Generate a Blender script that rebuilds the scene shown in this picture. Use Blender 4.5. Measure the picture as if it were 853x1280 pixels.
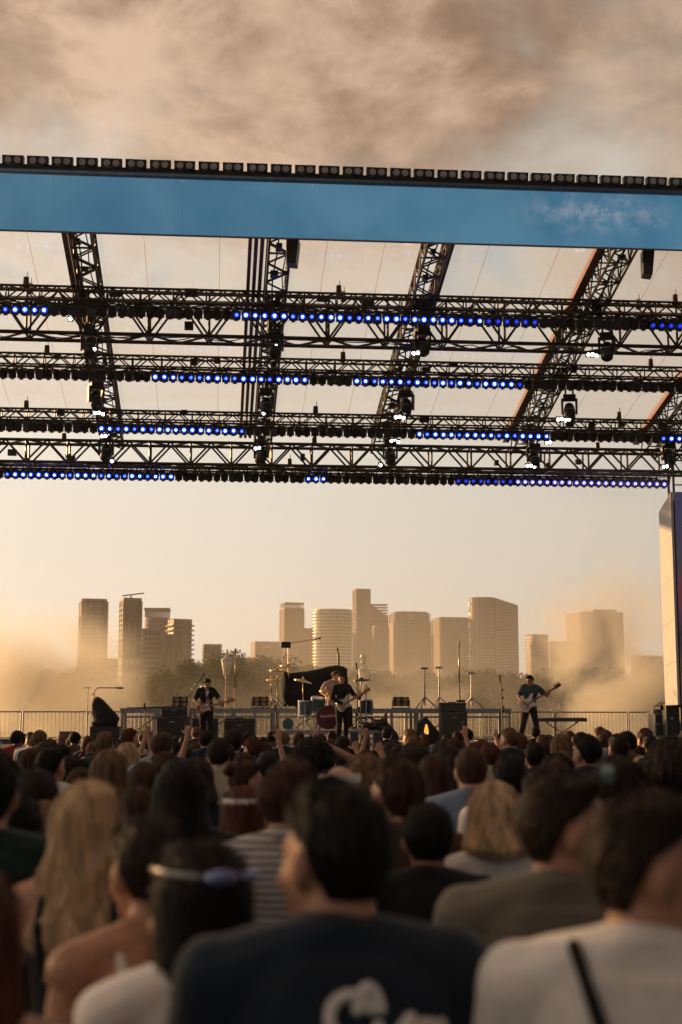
import bpy, bmesh, math, random
import numpy as np
from mathutils import Vector, Matrix, Quaternion, Euler, noise
R = math.radians
random.seed(7)
for o in list(bpy.data.objects): bpy.data.objects.remove(o)
SC = bpy.context.scene
COL = SC.collection

# ------------------------------------------------------------------ camera
CAMZ = 1.9; FPX = 1778.0; YAW = R(-5.0); PITCH = R(8.5)
cam_data = bpy.data.cameras.new('camera')
cam = bpy.data.objects.new('camera', cam_data); COL.objects.link(cam)
cam.location = (0, 0, CAMZ); cam.rotation_euler = (math.pi/2 + PITCH, 0, YAW)
cam_data.sensor_fit = 'VERTICAL'; cam_data.sensor_height = 36.0; cam_data.sensor_width = 24.0
cam_data.lens = 36.0*FPX/1280.0
cam_data.clip_start = 0.1; cam_data.clip_end = 12000
cam_data.dof.use_dof = True; cam_data.dof.focus_distance = 35.5; cam_data.dof.aperture_fstop = 2.4
SC.camera = cam

# ------------------------------------------------------------------ light
SUN_AZ = R(-52); SUN_EL = R(9)          # low sun, ahead and to the left of the stage
SUN_DIR = Vector((math.sin(SUN_AZ)*math.cos(SUN_EL), math.cos(SUN_AZ)*math.cos(SUN_EL), math.sin(SUN_EL)))
sl = bpy.data.lights.new('sun', 'SUN'); sun = bpy.data.objects.new('sun', sl); COL.objects.link(sun)
sl.energy = 5.0; sl.angle = R(0.6); sl.color = (1.0, 0.57, 0.235)
sun.rotation_euler = SUN_DIR.to_track_quat('Z', 'Y').to_euler(); sun.location = (-40, 10, 30)

world = bpy.data.worlds.new('World'); SC.world = world; world.use_nodes = True
def N(nt, t, **kw):
    n = nt.nodes.new(t)
    for k, v in kw.items():
        if k.startswith('i_'):
            key = k[2:]; key = int(key) if key.isdigit() else key.replace('_', ' ')
            n.inputs[key].default_value = v
        else: setattr(n, k, v)
    return n
def L(nt, a, b): nt.links.new(a, b)
def math_n(nt, op, a, b=None, clamp=False):
    n = nt.nodes.new('ShaderNodeMath'); n.operation = op; n.use_clamp = clamp
    for i, v in enumerate((a, b)):
        if v is None: continue
        if isinstance(v, (int, float)): n.inputs[i].default_value = v
        else: nt.links.new(v, n.inputs[i])
    return n.outputs[0]
def ramp(nt, fac, stops, interp='EASE'):
    n = nt.nodes.new('ShaderNodeValToRGB'); n.color_ramp.interpolation = interp
    el = n.color_ramp.elements
    while len(el) < len(stops): el.new(0.5)
    for e, (p, c) in zip(el, stops):
        e.position = p; e.color = (c, c, c, 1) if isinstance(c, (int, float)) else (*c, 1)
    nt.links.new(fac, n.inputs[0]); return n.outputs[0]
def mixc(nt, fac, a, b, blend='MIX'):
    n = nt.nodes.new('ShaderNodeMix'); n.data_type = 'RGBA'; n.blend_type = blend
    for s, v in ((n.inputs['Factor'], fac), (n.inputs['A'], a), (n.inputs['B'], b)):
        if isinstance(v, (int, float)): s.default_value = v
        elif isinstance(v, tuple): s.default_value = (*v, 1)
        else: nt.links.new(v, s)
    return n.outputs['Result']
def build_world():
    nt = world.node_tree; nt.nodes.clear()
    out = N(nt, 'ShaderNodeOutputWorld'); bg = N(nt, 'ShaderNodeBackground'); L(nt, bg.outputs[0], out.inputs[0])
    sky = N(nt, 'ShaderNodeTexSky', sky_type='NISHITA', sun_disc=False, sun_elevation=SUN_EL, sun_rotation=SUN_AZ,
            altitude=0, air_density=1.0, dust_density=3.5, ozone_density=1.0)
    tc = N(nt, 'ShaderNodeTexCoord'); sx = N(nt, 'ShaderNodeSeparateXYZ'); L(nt, tc.outputs['Generated'], sx.inputs[0])
    z = sx.outputs[2]; zc = math_n(nt, 'MAXIMUM', z, 0.0)
    den = math_n(nt, 'ADD', zc, 0.42)
    cx = math_n(nt, 'DIVIDE', sx.outputs[0], den); cy = math_n(nt, 'DIVIDE', sx.outputs[1], den)
    cv = N(nt, 'ShaderNodeCombineXYZ'); L(nt, cx, cv.inputs[0]); L(nt, cy, cv.inputs[1])
    n1 = N(nt, 'ShaderNodeTexNoise', i_Scale=2.6, i_Detail=12.0, i_Roughness=0.56, i_Distortion=0.15); L(nt, cv.outputs[0], n1.inputs['Vector'])
    n2 = N(nt, 'ShaderNodeTexNoise', i_Scale=6.5, i_Detail=12.0, i_Roughness=0.62, i_Distortion=0.25); L(nt, cv.outputs[0], n2.inputs['Vector'])
    # the sky itself, veiled by thin high haze
    dt = N(nt, 'ShaderNodeVectorMath', operation='DOT_PRODUCT'); L(nt, tc.outputs['Generated'], dt.inputs[0]); dt.inputs[1].default_value = tuple(SUN_DIR)
    fs = math_n(nt, 'POWER', math_n(nt, 'MULTIPLY', math_n(nt, 'ADD', dt.outputs['Value'], 1.0), 0.5), 1.6)
    glow = math_n(nt, 'ADD', math_n(nt, 'MULTIPLY', fs, 1.15), 0.13)        # hazy air is brightest towards the sun
    gv = N(nt, 'ShaderNodeVectorMath', operation='SCALE'); L(nt, mixc(nt, ramp(nt, fs, [(0.0, 0.0), (0.55, 1.0)], 'LINEAR'), (6.4, 7.6, 10.0), (10.4, 9.9, 8.7)), gv.inputs[0]); L(nt, glow, gv.inputs['Scale'])
    veil = mixc(nt, 0.85, sky.outputs[0], gv.outputs[0])
    # cloud bank: thicker with height
    hgt = ramp(nt, zc, [(0.0, 0.0), (0.20, 0.02), (0.30, 0.20), (0.37, 0.52), (0.47, 0.74), (1.0, 0.80)], 'LINEAR')
    gate = ramp(nt, zc, [(0.17, 0.25), (0.34, 1.0)], 'LINEAR')
    m = math_n(nt, 'ADD', hgt, math_n(nt, 'MULTIPLY', math_n(nt, 'MULTIPLY', math_n(nt, 'SUBTRACT', n1.outputs[0], 0.5), 2.0), gate))
    m2 = math_n(nt, 'ADD', m, math_n(nt, 'MULTIPLY', math_n(nt, 'MULTIPLY', math_n(nt, 'SUBTRACT', n2.outputs[0], 0.5), 0.7), gate))
    mask = ramp(nt, m2, [(0.06, 0.0), (0.70, 1.0)])
    ccol0 = mixc(nt, ramp(nt, n2.outputs[0], [(0.36, 0.0), (0.64, 1.0)]), (3.7, 2.35, 1.6), (9.0, 6.3, 4.5))
    cg = N(nt, 'ShaderNodeVectorMath', operation='SCALE'); L(nt, ccol0, cg.inputs[0]); L(nt, math_n(nt, 'ADD', math_n(nt, 'MULTIPLY', glow, 0.85), 0.10), cg.inputs['Scale'])
    ccol = cg.outputs[0]
    gap = ramp(nt, m2, [(0.0, 1.0), (0.20, 0.0)])
    hi = ramp(nt, zc, [(0.20, 0.0), (0.36, 0.9)])
    blue = mixc(nt, math_n(nt, 'MULTIPLY', gap, hi), veil, (4.8, 5.9, 6.6))
    col = mixc(nt, mask, blue, ccol)
    L(nt, col, bg.inputs[0]); bg.inputs[1].default_value = 0.060
build_world()
SC.view_settings.view_transform = 'Standard'; SC.view_settings.look = 'None'
SC.view_settings.exposure = 0.52; SC.view_settings.gamma = 1.0; SC.view_settings.use_curve_mapping = False
SC.render.engine = 'CYCLES'
cy = SC.cycles
cy.use_denoising = True
try: cy.denoiser = 'OPENIMAGEDENOISE'
except Exception: pass
cy.max_bounces = 6; cy.diffuse_bounces = 3; cy.glossy_bounces = 3; cy.transmission_bounces = 4
cy.volume_bounces = 4; cy.transparent_max_bounces = 24; cy.sample_clamp_indirect = 6.0
cy.use_adaptive_sampling = True; cy.adaptive_threshold = 0.02
cy.volume_max_steps = 96

# ------------------------------------------------------------------ pixel helpers (a pixel only gives a direction)
CAM_ROT = Euler((math.pi/2 + PITCH, 0, YAW)).to_matrix()
def ray(px, py):
    d = CAM_ROT @ Vector(((px-426.5)/FPX, -(py-640.0)/FPX, -1.0)); return d
def atY(px, py, Y):
    d = ray(px, py); return Vector((0, 0, CAMZ)) + d*(Y/d.y)
def X_at(px, Y, py=905): return atY(px, py, Y).x
def Z_at(py, Y, px=426): return atY(px, py, Y).z

# ------------------------------------------------------------------ object helpers
def obj(name, mesh, parent=None, mat=None, loc=None, mw=None):
    if hasattr(mesh, 'build_mesh'): mesh = mesh.build_mesh(name)
    o = bpy.data.objects.new(name, mesh); COL.objects.link(o)
    if mat is not None and mesh is not None and not mesh.materials: mesh.materials.append(mat)
    if parent is not None: o.parent = parent
    if mw is not None: o.matrix_basis = mw
    elif loc is not None: o.location = loc
    return o
def tag(o, label, cat, group=None):
    o['label'] = label; o['category'] = cat
    if group: o['group'] = group
    return o
def thing(name, label, cat, loc=(0, 0, 0), rz=0.0, group=None):
    o = bpy.data.objects.new(name, None); COL.objects.link(o); o.empty_display_size = 0.1
    o.location = loc; o.rotation_euler = (0, 0, rz)
    return tag(o, label, cat, group)
def structure(o): o['kind'] = 'structure'; return o
def stuff(o): o['kind'] = 'stuff'; return o
CH = {}
def copy_tree(o, parent=None):
    c = o.copy(); COL.objects.link(c)
    if parent is not None: c.parent = parent
    for ch in o.children: copy_tree(ch, c)
    return c

class MB:
    def __init__(s): s.v = []; s.f = []
    def add(s, v, f):
        b = len(s.v); s.v += [tuple(p) for p in v]; s.f += [tuple(b+i for i in q) for q in f]; return s
    def box(s, c, size, rot=None, taper=1.0):
        hx, hy, hz = size[0]/2, size[1]/2, size[2]/2
        V = [Vector((x*hx*(taper if z > 0 else 1), y*hy*(taper if z > 0 else 1), z*hz)) for z in (-1, 1) for y in (-1, 1) for x in (-1, 1)]
        if rot is not None: V = [rot @ p for p in V]
        c = Vector(c)
        return s.add([p+c for p in V], [(0, 2, 3, 1), (4, 5, 7, 6), (0, 1, 5, 4), (2, 6, 7, 3), (0, 4, 6, 2), (1, 3, 7, 5)])
    def tube(s, a, b, r0, r1=None, n=8, caps=True):
        a, b = Vector(a), Vector(b); r1 = r0 if r1 is None else r1
        q = (b-a).to_track_quat('Z', 'Y'); V = []
        for p, r in ((a, r0), (b, r1)):
            for i in range(n):
                t = 2*math.pi*i/n; V.append(p + q @ Vector((r*math.cos(t), r*math.sin(t), 0)))
        F = [(i, (i+1) % n, n+(i+1) % n, n+i) for i in range(n)]
        if caps: F += [tuple(reversed(range(n))), tuple(range(n, 2*n))]
        return s.add(V, F)
    def path(s, pts, r, n=8):
        for a, b in zip(pts[:-1], pts[1:]): s.tube(a, b, r, r, n)
        return s
    def loft(s, rings, caps=True):
        n = len(rings[0]); V = [p for r in rings for p in r]; F = []
        for k in range(len(rings)-1):
            for i in range(n): F.append((k*n+i, k*n+(i+1) % n, (k+1)*n+(i+1) % n, (k+1)*n+i))
        if caps: F += [tuple(reversed(range(n))), tuple(range((len(rings)-1)*n, len(rings)*n))]
        return s.add(V, F)
    def lathe(s, prof, c=(0, 0, 0), n=20, q=None, sx=1, sy=1, caps=True):
        c = Vector(c); rings = []
        for r, z in prof:
            ring = [Vector((r*sx*math.cos(2*math.pi*i/n), r*sy*math.sin(2*math.pi*i/n), z)) for i in range(n)]
            if q is not None: ring = [q @ p for p in ring]
            rings.append([p+c for p in ring])
        return s.loft(rings, caps)
    def ell(s, c, r, q=None, n=14, m=9):
        prof = [(max(math.sin(math.pi*k/m), 0.02), -math.cos(math.pi*k/m)) for k in range(m+1)]
        c = Vector(c); rings = []
        for a, z in prof:
            ring = [Vector((r[0]*a*math.cos(2*math.pi*i/n), r[1]*a*math.sin(2*math.pi*i/n), r[2]*z)) for i in range(n)]
            if q is not None: ring = [q @ p for p in ring]
            rings.append([p+c for p in ring])
        return s.loft(rings)
    def cap(s, a, b, r0, r1, n=12):          # tapered capsule
        a, b = Vector(a), Vector(b); q = (b-a).to_track_quat('Z', 'Y'); Ln = (b-a).length; rings = []
        for k in range(4): t = math.pi/2*(1-k/4.0)*0.999; rings.append((r0*math.cos(t), -r0*math.sin(t)))
        rings.append((r0, 0)); rings.append((r1, Ln))
        for k in range(1, 5): t = math.pi/2*(k/4.0)*0.999; rings.append((r1*math.cos(t), Ln+r1*math.sin(t)))
        return s.lathe(rings, a, n, q)
    def prism(s, pts, y0, y1):               # outline in XZ, thickness along Y
        n = len(pts); V = [(x, y0, z) for x, z in pts]+[(x, y1, z) for x, z in pts]
        F = [(i, (i+1) % n, n+(i+1) % n, n+i) for i in range(n)]+[tuple(reversed(range(n))), tuple(range(n, 2*n))]
        return s.add(V, F)
    def build_mesh(s, name, smooth=False):
        me = bpy.data.meshes.new(name); me.from_pydata(s.v, [], s.f); me.update()
        bm = bmesh.new(); bm.from_mesh(me); bmesh.ops.recalc_face_normals(bm, faces=bm.faces); bm.to_mesh(me); bm.free()
        if smooth: me.polygons.foreach_set('use_smooth', [True]*len(me.polygons))
        return me
    def build(s, name, mat, parent=None, smooth=False, loc=None, mw=None, bevel=0.0):
        me = s.build_mesh(name, smooth); me.materials.append(mat)
        o = obj(name, me, parent, None, loc, mw)
        if bevel:
            b = o.modifiers.new('bevel', 'BEVEL'); b.width = bevel; b.segments = 2; b.limit_method = 'ANGLE'
        return o

# ------------------------------------------------------------------ materials
MATS = {}
def mat(name, col, rough=0.6, metal=0.0, var=0.15, scale=6.0, bump=0.0, bscale=None, emit=None, estr=0.0, spec=0.5, stretch=None, sheen=0.0):
    if name in MATS: return MATS[name]
    m = bpy.data.materials.new(name); m.use_nodes = True; nt = m.node_tree; b = nt.nodes['Principled BSDF']
    b.inputs['Roughness'].default_value = rough; b.inputs['Metallic'].default_value = metal
    b.inputs['Specular IOR Level'].default_value = spec
    tc = N(nt, 'ShaderNodeTexCoord'); vec = tc.outputs['Object']
    if stretch:
        mp = N(nt, 'ShaderNodeMapping'); mp.inputs['Scale'].default_value = stretch; L(nt, vec, mp.inputs[0]); vec = mp.outputs[0]
    nz = N(nt, 'ShaderNodeTexNoise', i_Scale=scale, i_Detail=5.0, i_Roughness=0.6); L(nt, vec, nz.inputs['Vector'])
    lo = tuple(c*(1-var) for c in col); hi = tuple(min(c*(1+var), 1) for c in col)
    c = ramp(nt, nz.outputs[0], [(0.3, lo), (0.7, hi)]); L(nt, c, b.inputs['Base Color'])
    if sheen: b.inputs['Sheen Weight'].default_value = sheen
    if bump:
        n2 = N(nt, 'ShaderNodeTexNoise', i_Scale=bscale or scale*4, i_Detail=4.0); L(nt, vec, n2.inputs['Vector'])
        bp = N(nt, 'ShaderNodeBump', i_Strength=bump, i_Distance=0.02); L(nt, n2.outputs[0], bp.inputs['Height']); L(nt, bp.outputs[0], b.inputs['Normal'])
    if emit: b.inputs['Emission Color'].default_value = (*emit, 1); b.inputs['Emission Strength'].default_value = estr
    MATS[name] = m; return m
BLK = mat('black_paint', (0.012, 0.012, 0.014), 0.45, 0.0, 0.3, 9)
TRU = mat('black_truss', (0.045, 0.040, 0.038), 0.38, 0.4, 0.35, 5)
ALU = mat('aluminium', (0.32, 0.31, 0.30), 0.38, 0.85, 0.15, 8)
KED = mat('keder_rail', (0.17, 0.085, 0.07), 0.45, 0.2, 0.2, 4)
STEEL = mat('galvanised_steel', (0.33, 0.32, 0.31), 0.45, 0.7, 0.25, 12)
CHROME = mat('chrome', (0.65, 0.63, 0.6), 0.16, 1.0, 0.05, 5)
WHT = mat('white_board', (0.46, 0.455, 0.45), 0.55, 0, 0.05, 2)
CLOTHBLK = mat('black_drape', (0.010, 0.009, 0.010), 0.9, 0, 0.3, 4, 0.4, 9)
TOLEX = mat('black_tolex', (0.014, 0.013, 0.013), 0.6, 0, 0.3, 30, 0.3, 150)
GRILL = mat('grille_cloth', (0.045, 0.042, 0.042), 0.85, 0, 0.25, 40, 0.3, 220)
CASE = mat('flight_case', (0.028, 0.028, 0.03), 0.5, 0, 0.25, 7)
GREY = mat('grey_plastic', (0.09, 0.09, 0.095), 0.5, 0, 0.2, 8)
BRASS = mat('brass_cymbal', (0.62, 0.42, 0.16), 0.28, 1.0, 0.2, 12)
TEAL = mat('teal_drum_shell', (0.055, 0.12, 0.125), 0.3, 0.0, 0.2, 5)
WOOD = mat('maple_neck', (0.42, 0.22, 0.09), 0.4, 0, 0.2, 8)
ROSE = mat('dark_fretboard', (0.06, 0.035, 0.025), 0.5, 0, 0.2, 8)
CREAM = mat('cream_guitar', (0.72, 0.66, 0.55), 0.25, 0, 0.06, 5)
SUNB = mat('sunburst_guitar', (0.42, 0.13, 0.05), 0.25, 0, 0.35, 4)
PWHT = mat('white_pickguard', (0.75, 0.74, 0.72), 0.35, 0, 0.04, 5)
DARKM = mat('dark_metal', (0.05, 0.05, 0.052), 0.4, 0.6, 0.25, 10)
LENSOFF = mat('unlit_lens', (0.03, 0.03, 0.04), 0.12, 0.0, 0.3, 8)
# ------------------------------------------------------------------ ground and deck
def ground_mat():
    m = bpy.data.materials.new('park_grass'); m.use_nodes = True; nt = m.node_tree; b = nt.nodes['Principled BSDF']
    tc = N(nt, 'ShaderNodeTexCoord')
    n1 = N(nt, 'ShaderNodeTexNoise', i_Scale=0.15, i_Detail=8.0); L(nt, tc.outputs['Object'], n1.inputs['Vector'])
    n2 = N(nt, 'ShaderNodeTexNoise', i_Scale=8.0, i_Detail=6.0); L(nt, tc.outputs['Object'], n2.inputs['Vector'])
    c = mixc(nt, n2.outputs[0], ramp(nt, n1.outputs[0], [(0.35, (0.05, 0.055, 0.022)), (0.65, (0.12, 0.10, 0.05))]), (0.06, 0.05, 0.03))
    L(nt, c, b.inputs['Base Color']); b.inputs['Roughness'].default_value = 0.95
    return m
g = MB()
NX = 24
V = []; F = []
xs = [-3000+6000*i/NX for i in range(NX+1)]; ys = [-300+3600*i/NX for i in range(NX+1)]
for y in ys:
    for x in xs: V.append((x, y, 0))
for j in range(NX):
    for i in range(NX): F.append((j*(NX+1)+i, j*(NX+1)+i+1, (j+1)*(NX+1)+i+1, (j+1)*(NX+1)+i))
g.add(V, F); structure(g.build('ground', ground_mat()))

DECK = 1.40
deck = thing('stage_deck', 'raised black stage floor carrying the band', 'stage', (0, 31.2, 0))
PLY = mat('black_stage_ply', (0.03, 0.028, 0.027), 0.6, 0, 0.35, 3)
for i in range(13):          # deck boards 2 m x 12.4 m in runs
    for j in range(3):
        x0 = -13+2.0*i
        o = MB().box((x0+1.0, 2.07+4.14*j, DECK-0.05), (1.985, 4.125, 0.1)).build('deck_board', PLY, deck)
MB().box((0, 0.06, 0.64), (25.9, 0.04, 1.27)).build('skirt', CLOTHBLK, deck)

# ------------------------------------------------------------------ struts
_ut = MB().tube((0, 0, 0), (0, 0, 1), 1.0, 1.0, 6, True).build_mesh('strut_tube', False); _ut.materials.append(TRU)
_utA = _ut.copy(); _utA.materials.clear(); _utA.materials.append(STEEL)
_utK = _ut.copy(); _utK.materials.clear(); _utK.materials.append(ALU)
def strut(name, parent, a, b, r, mesh=None):
    a, b = Vector(a), Vector(b); d = b-a
    M = Matrix.Translation(a) @ d.to_track_quat('Z', 'Y').to_matrix().to_4x4() @ Matrix.Diagonal((r, r, d.length, 1))
    return obj(name, mesh or _ut, parent, mw=M)

# roof geometry: rafters fall to the back; FY is the depth of the front fascia
FY = 32.0
_d = ray(270, 1300); SLOPE = _d.z/_d.y
ZF = Z_at(301, FY)                    # underside of fascia
def roof_z(Y): return ZF + 0.25 + (Y-FY)*SLOPE      # underside of the rafters
BACKY = 45.2
def truss(name, label, p0, p1, w, h, bay, rc, rb, faces='fbt', cat='truss', group=None, verts=True, cables=0):
    """box truss between p0 and p1 (lower front edge), w deep along the horizontal normal, h tall"""
    p0, p1 = Vector(p0), Vector(p1); t = thing(name, label, cat, p0, 0, group)
    ax = (p1-p0); Ln = ax.length; ax = ax/Ln
    side = Vector((-ax.y, ax.x, 0)).normalized()
    up = ax.cross(side).normalized()
    if up.z < 0: up = -up
    c = {(i, j): side*w*i + up*h*j for i in (0, 1) for j in (0, 1)}
    for k, off in c.items(): strut('chord', t, off, off+ax*Ln, rc)
    nb = max(2, int(round(Ln/bay))); b = Ln/nb
    pairs = []
    if 'f' in faces: pairs.append(((0, 0), (0, 1)))
    if 'k' in faces: pairs.append(((1, 0), (1, 1)))
    if 'b' in faces: pairs.append(((0, 0), (1, 0)))
    if 't' in faces: pairs.append(((0, 1), (1, 1)))
    for a_, b_ in pairs:
        for i in range(nb):
            s, e = (a_, b_) if i % 2 == 0 else (b_, a_)
            strut('brace', t, c[s]+ax*b*i, c[e]+ax*b*(i+1), rb)
            if verts and i % 2 == 0: strut('post', t, c[a_]+ax*b*i, c[b_]+ax*b*i, rb)
    if cables:
        rr = random.Random(int(p0.y*10))
        for q in range(cables):
            pts = []; ph = rr.uniform(0, 6); st = rr.uniform(1.1, 1.9); zz = rr.uniform(-0.02, 0.10)
            n = int(Ln/0.25)
            for i in range(n+1):
                u = (i*0.25 % st)/st; pts.append(ax*min(i*0.25, Ln)+side*(rr.uniform(-.01, .01)-0.03+w*q*0.5)+up*(zz-0.17*4*u*(1-u)*(0.5+0.5*math.sin(ph+i*0.09))))
            MB().path(pts, 0.014, 4).build('cable', BLK, t)
        for q in range(9):
            c = ax*rr.uniform(0.5, Ln-0.5)+side*rr.uniform(0, w)+up*rr.uniform(0.05, h); MB().box(c, (rr.uniform(.12, .34), .16, rr.uniform(.1, .22))).build('junction_box', BLK, t)
        for q in range(3):
            c = ax*(Ln*(q+0.5)/3+rr.uniform(-.6, .6))+side*w*0.5+up*(h+0.02); m = MB().tube(c, c+Vector((0, 0, 0.26)), 0.085, 0.07, 10); m.tube(c+Vector((0.03, 0, 0.2)), c+Vector((0.03, 0, 0.4)), 0.012, None, 5); m.build('chain_hoist', BLK, t)
    return t

# rafters: pixel of the truss centre under the fascia, x at Y=FY
RAF = [(97, 'leftmost'), (352, ''), (553, ''), (790, ''), (1010, '')]
raf_txt = ['roof rafter truss with a maroon rail, above the guitarist with a sunburst guitar',
           'roof rafter truss beside two long brown rails, above the empty combo amplifier',
           'slanting roof rafter truss above the drum kit and black drape',
           'slanting roof rafter truss catching orange sunlight, above the bass player',
           'short stretch of roof rafter truss showing just above the white screen tower']
RX = []
for k, (px, _) in enumerate(RAF):
    x = X_at(px, FY, 300); RX.append(x)
    z0 = roof_z(FY+0.15); z1 = roof_z(BACKY)
    w = 0.52
    t = truss('roof_rafter', raf_txt[k], (x+w/2, FY+0.15, z0), (x+w/2, BACKY, z1), w, 0.55, 0.48, 0.036, 0.022, 'fkbt')
    # keder rails that hold the roof skin, left of the truss (right of it for the third)
    sgn = -1 if k != 2 else 1
    for q, dx in enumerate((0.36, 0.47) if k != 1 else (0.40, 0.55, 0.70)):
        r_ = MB(); dz = z1-z0; dy = BACKY-FY-0.15
        mm = MB().loft([[(-0.045, 0, 0.42), (0.045, 0, 0.42), (0.045, 0, 0.62), (-0.045, 0, 0.62)],
                        [(-0.045, dy, dz+0.42), (0.045, dy, dz+0.42), (0.045, dy, dz+0.62), (-0.045, dy, dz+0.62)]])
        mm.build('keder_rail', KED, t, loc=(sgn*dx-w/2, 0, 0))
    for q in range(10):     # cable ties, sockets and cable runs on the underside
        yy = 0.6+1.25*q
        MB().box((random.uniform(-.42, -.12), yy, yy*SLOPE-0.04), (random.uniform(.1, .26), random.uniform(.14, .4), random.uniform(.06, .13))).build('cable_box', BLK, t)
    cb = MB(); pts = [(-0.12+0.03*math.sin(i*1.7), 0.1+i*0.6, (0.1+i*0.6)*SLOPE-0.035-0.02*(i % 3)) for i in range(21)]
    cb.path(pts, 0.016, 5); cb.build('cable', BLK, t)
    cb = MB(); pts = [(-0.34+0.04*math.sin(i*1.1+k), 0.1+i*0.6, (0.1+i*0.6)*SLOPE-0.03-0.02*((i+1) % 3)) for i in range(21)]
    cb.path(pts, 0.02, 5); cb.build('cable', BLK, t)

# roof skin panels between the rafters
def skin_mat():
    m = bpy.data.materials.new('translucent_roof_skin'); m.use_nodes = True; nt = m.node_tree; nt.nodes.clear()
    out = N(nt, 'ShaderNodeOutputMaterial'); tr = N(nt, 'ShaderNodeBsdfTransparent', i_Color=(0.97, 0.96, 0.95, 1))
    tl = N(nt, 'ShaderNodeBsdfTranslucent', i_Color=(0.78, 0.75, 0.72, 1)); gl = N(nt, 'ShaderNodeBsdfGlossy', i_Roughness=0.08, i_Color=(0.9, 0.9, 0.9, 1))
    tc = N(nt, 'ShaderNodeTexCoord'); nz = N(nt, 'ShaderNodeTexNoise', i_Scale=0.5, i_Detail=3.0); L(nt, tc.outputs['Object'], nz.inputs['Vector'])
    m1 = N(nt, 'ShaderNodeMixShader'); m2 = N(nt, 'ShaderNodeMixShader', i_0=0.035)
    L(nt, ramp(nt, nz.outputs[0], [(0.3, 0.14), (0.7, 0.24)]), m1.inputs[0])
    L(nt, tr.outputs[0], m1.inputs[1]); L(nt, tl.outputs[0], m1.inputs[2]); L(nt, m1.outputs[0], m2.inputs[1]); L(nt, gl.outputs[0], m2.inputs[2])
    L(nt, m2.outputs[0], out.inputs[0]); return m
SKIN = skin_mat()
def seam_mat():
    m = bpy.data.materials.new('skin_seam'); m.use_nodes = True; nt = m.node_tree; nt.nodes.clear(); out = N(nt, 'ShaderNodeOutputMaterial'); tl = N(nt, 'ShaderNodeBsdfTranslucent'); tr = N(nt, 'ShaderNodeBsdfTransparent', i_Color=(0.8, 0.77, 0.74, 1)); mx = N(nt, 'ShaderNodeMixShader', i_0=0.5)
    tc = N(nt, 'ShaderNodeTexCoord'); nz = N(nt, 'ShaderNodeTexNoise', i_Scale=2.0); L(nt, tc.outputs['Object'], nz.inputs['Vector']); L(nt, ramp(nt, nz.outputs[0], [(0.3, (0.7, 0.66, 0.6)), (0.7, (0.8, 0.76, 0.72))]), tl.inputs[0])
    L(nt, tr.outputs[0], mx.inputs[1]); L(nt, tl.outputs[0], mx.inputs[2]); L(nt, mx.outputs[0], out.inputs[0]); return m
SEAM = seam_mat()
edges = [RX[0]-4.4] + RX
for k in range(len(edges)-1):
    a, b = edges[k]+0.32, edges[k+1]-0.32
    names = ['pale translucent roof skin left of the maroon rail rafter', 'pale translucent roof skin over the sunburst guitarist and his amplifiers',
             'pale translucent roof skin over the drum kit', 'pale translucent roof skin over the grey bass amplifier stack', 'pale translucent roof skin over the bass player and screen tower']
    t = thing('roof_skin', names[k], 'roof skin', ((a+b)/2, FY+0.1, roof_z(FY)+0.52)); hw = (b-a)/2; dy = BACKY-FY
    nu, nv = 8, 12; V = []; F = []
    for j in range(nv+1):
        for i in range(nu+1):
            u = i/nu*2-1; v = j/nv
            V.append((u*hw, v*dy, v*dy*SLOPE - 0.10*(1-u*u)*math.sin(math.pi*v)))
    for j in range(nv):
        for i in range(nu): F.append((j*(nu+1)+i, j*(nu+1)+i+1, (j+1)*(nu+1)+i+1, (j+1)*(nu+1)+i))
    me = bpy.data.meshes.new('membrane'); me.from_pydata(V, [], F); me.materials.append(SKIN)
    me.polygons.foreach_set('use_smooth', [True]*len(me.polygons)); obj('membrane', me, t)
    for u in (-0.45, 0.45):
        pts = [(u*hw, v*dy, v*dy*SLOPE - 0.10*(1-u*u)*math.sin(math.pi*v)-0.008) for v in [i/12 for i in range(13)]]
        s_ = MB().path(pts, 0.008, 4); s_.build('seam', SEAM, t)

# ------------------------------------------------------------------ cross trusses
XL, XR = -9.6, 16.0
def ztop(py, Y): return Z_at(py, Y)
def cross(name, label, pytop, pybot, Y, w, bay, rc, rb, faces='fkbt', xr=XR, h=None):
    zt, zb = Z_at(pytop, Y), Z_at(pybot, Y)
    return truss(name, label, (XL, Y, zb), (xr, Y, zb), w, h or zt-zb, bay, rc, rb, faces, cables=2)
YT = [35.3, 38.4, 41.5, 44.6]
cross('lighting_truss', 'black lighting truss nearest the blue fascia, a row of lamps under it', 367, 384, YT[0], 0.42, 0.42, 0.032, 0.020, 'fkbt', xr=XR)
cross('lighting_truss', 'thin black lighting truss second behind the fascia, above two runs of blue lamps', 450, 466, YT[1], 0.42, 0.40, 0.032, 0.020, 'fkbt')
cross('lighting_truss', 'thin black lighting truss third behind the fascia, just above the crossbraced main truss', 518, 532, YT[2], 0.42, 0.40, 0.032, 0.020, 'fkbt')
cross('lighting_truss', 'lowest thin black lighting truss at the back edge of the roof', 584, 592, YT[3], 0.35, 0.38, 0.028, 0.016, 'fkb', xr=X_at(833, 44.6))
cross('main_roof_truss', 'deep black main roof truss with wide zigzag bracing behind the nearest lamp row', 372, 424, YT[0]+0.55, 0.75, 0.78, 0.052, 0.032, 'fkb')
cross('main_roof_truss', 'deep black crossbraced main roof truss at the back of the roof', 556, 583, 43.3, 0.7, 0.62, 0.050, 0.032, 'fkbt')

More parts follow.
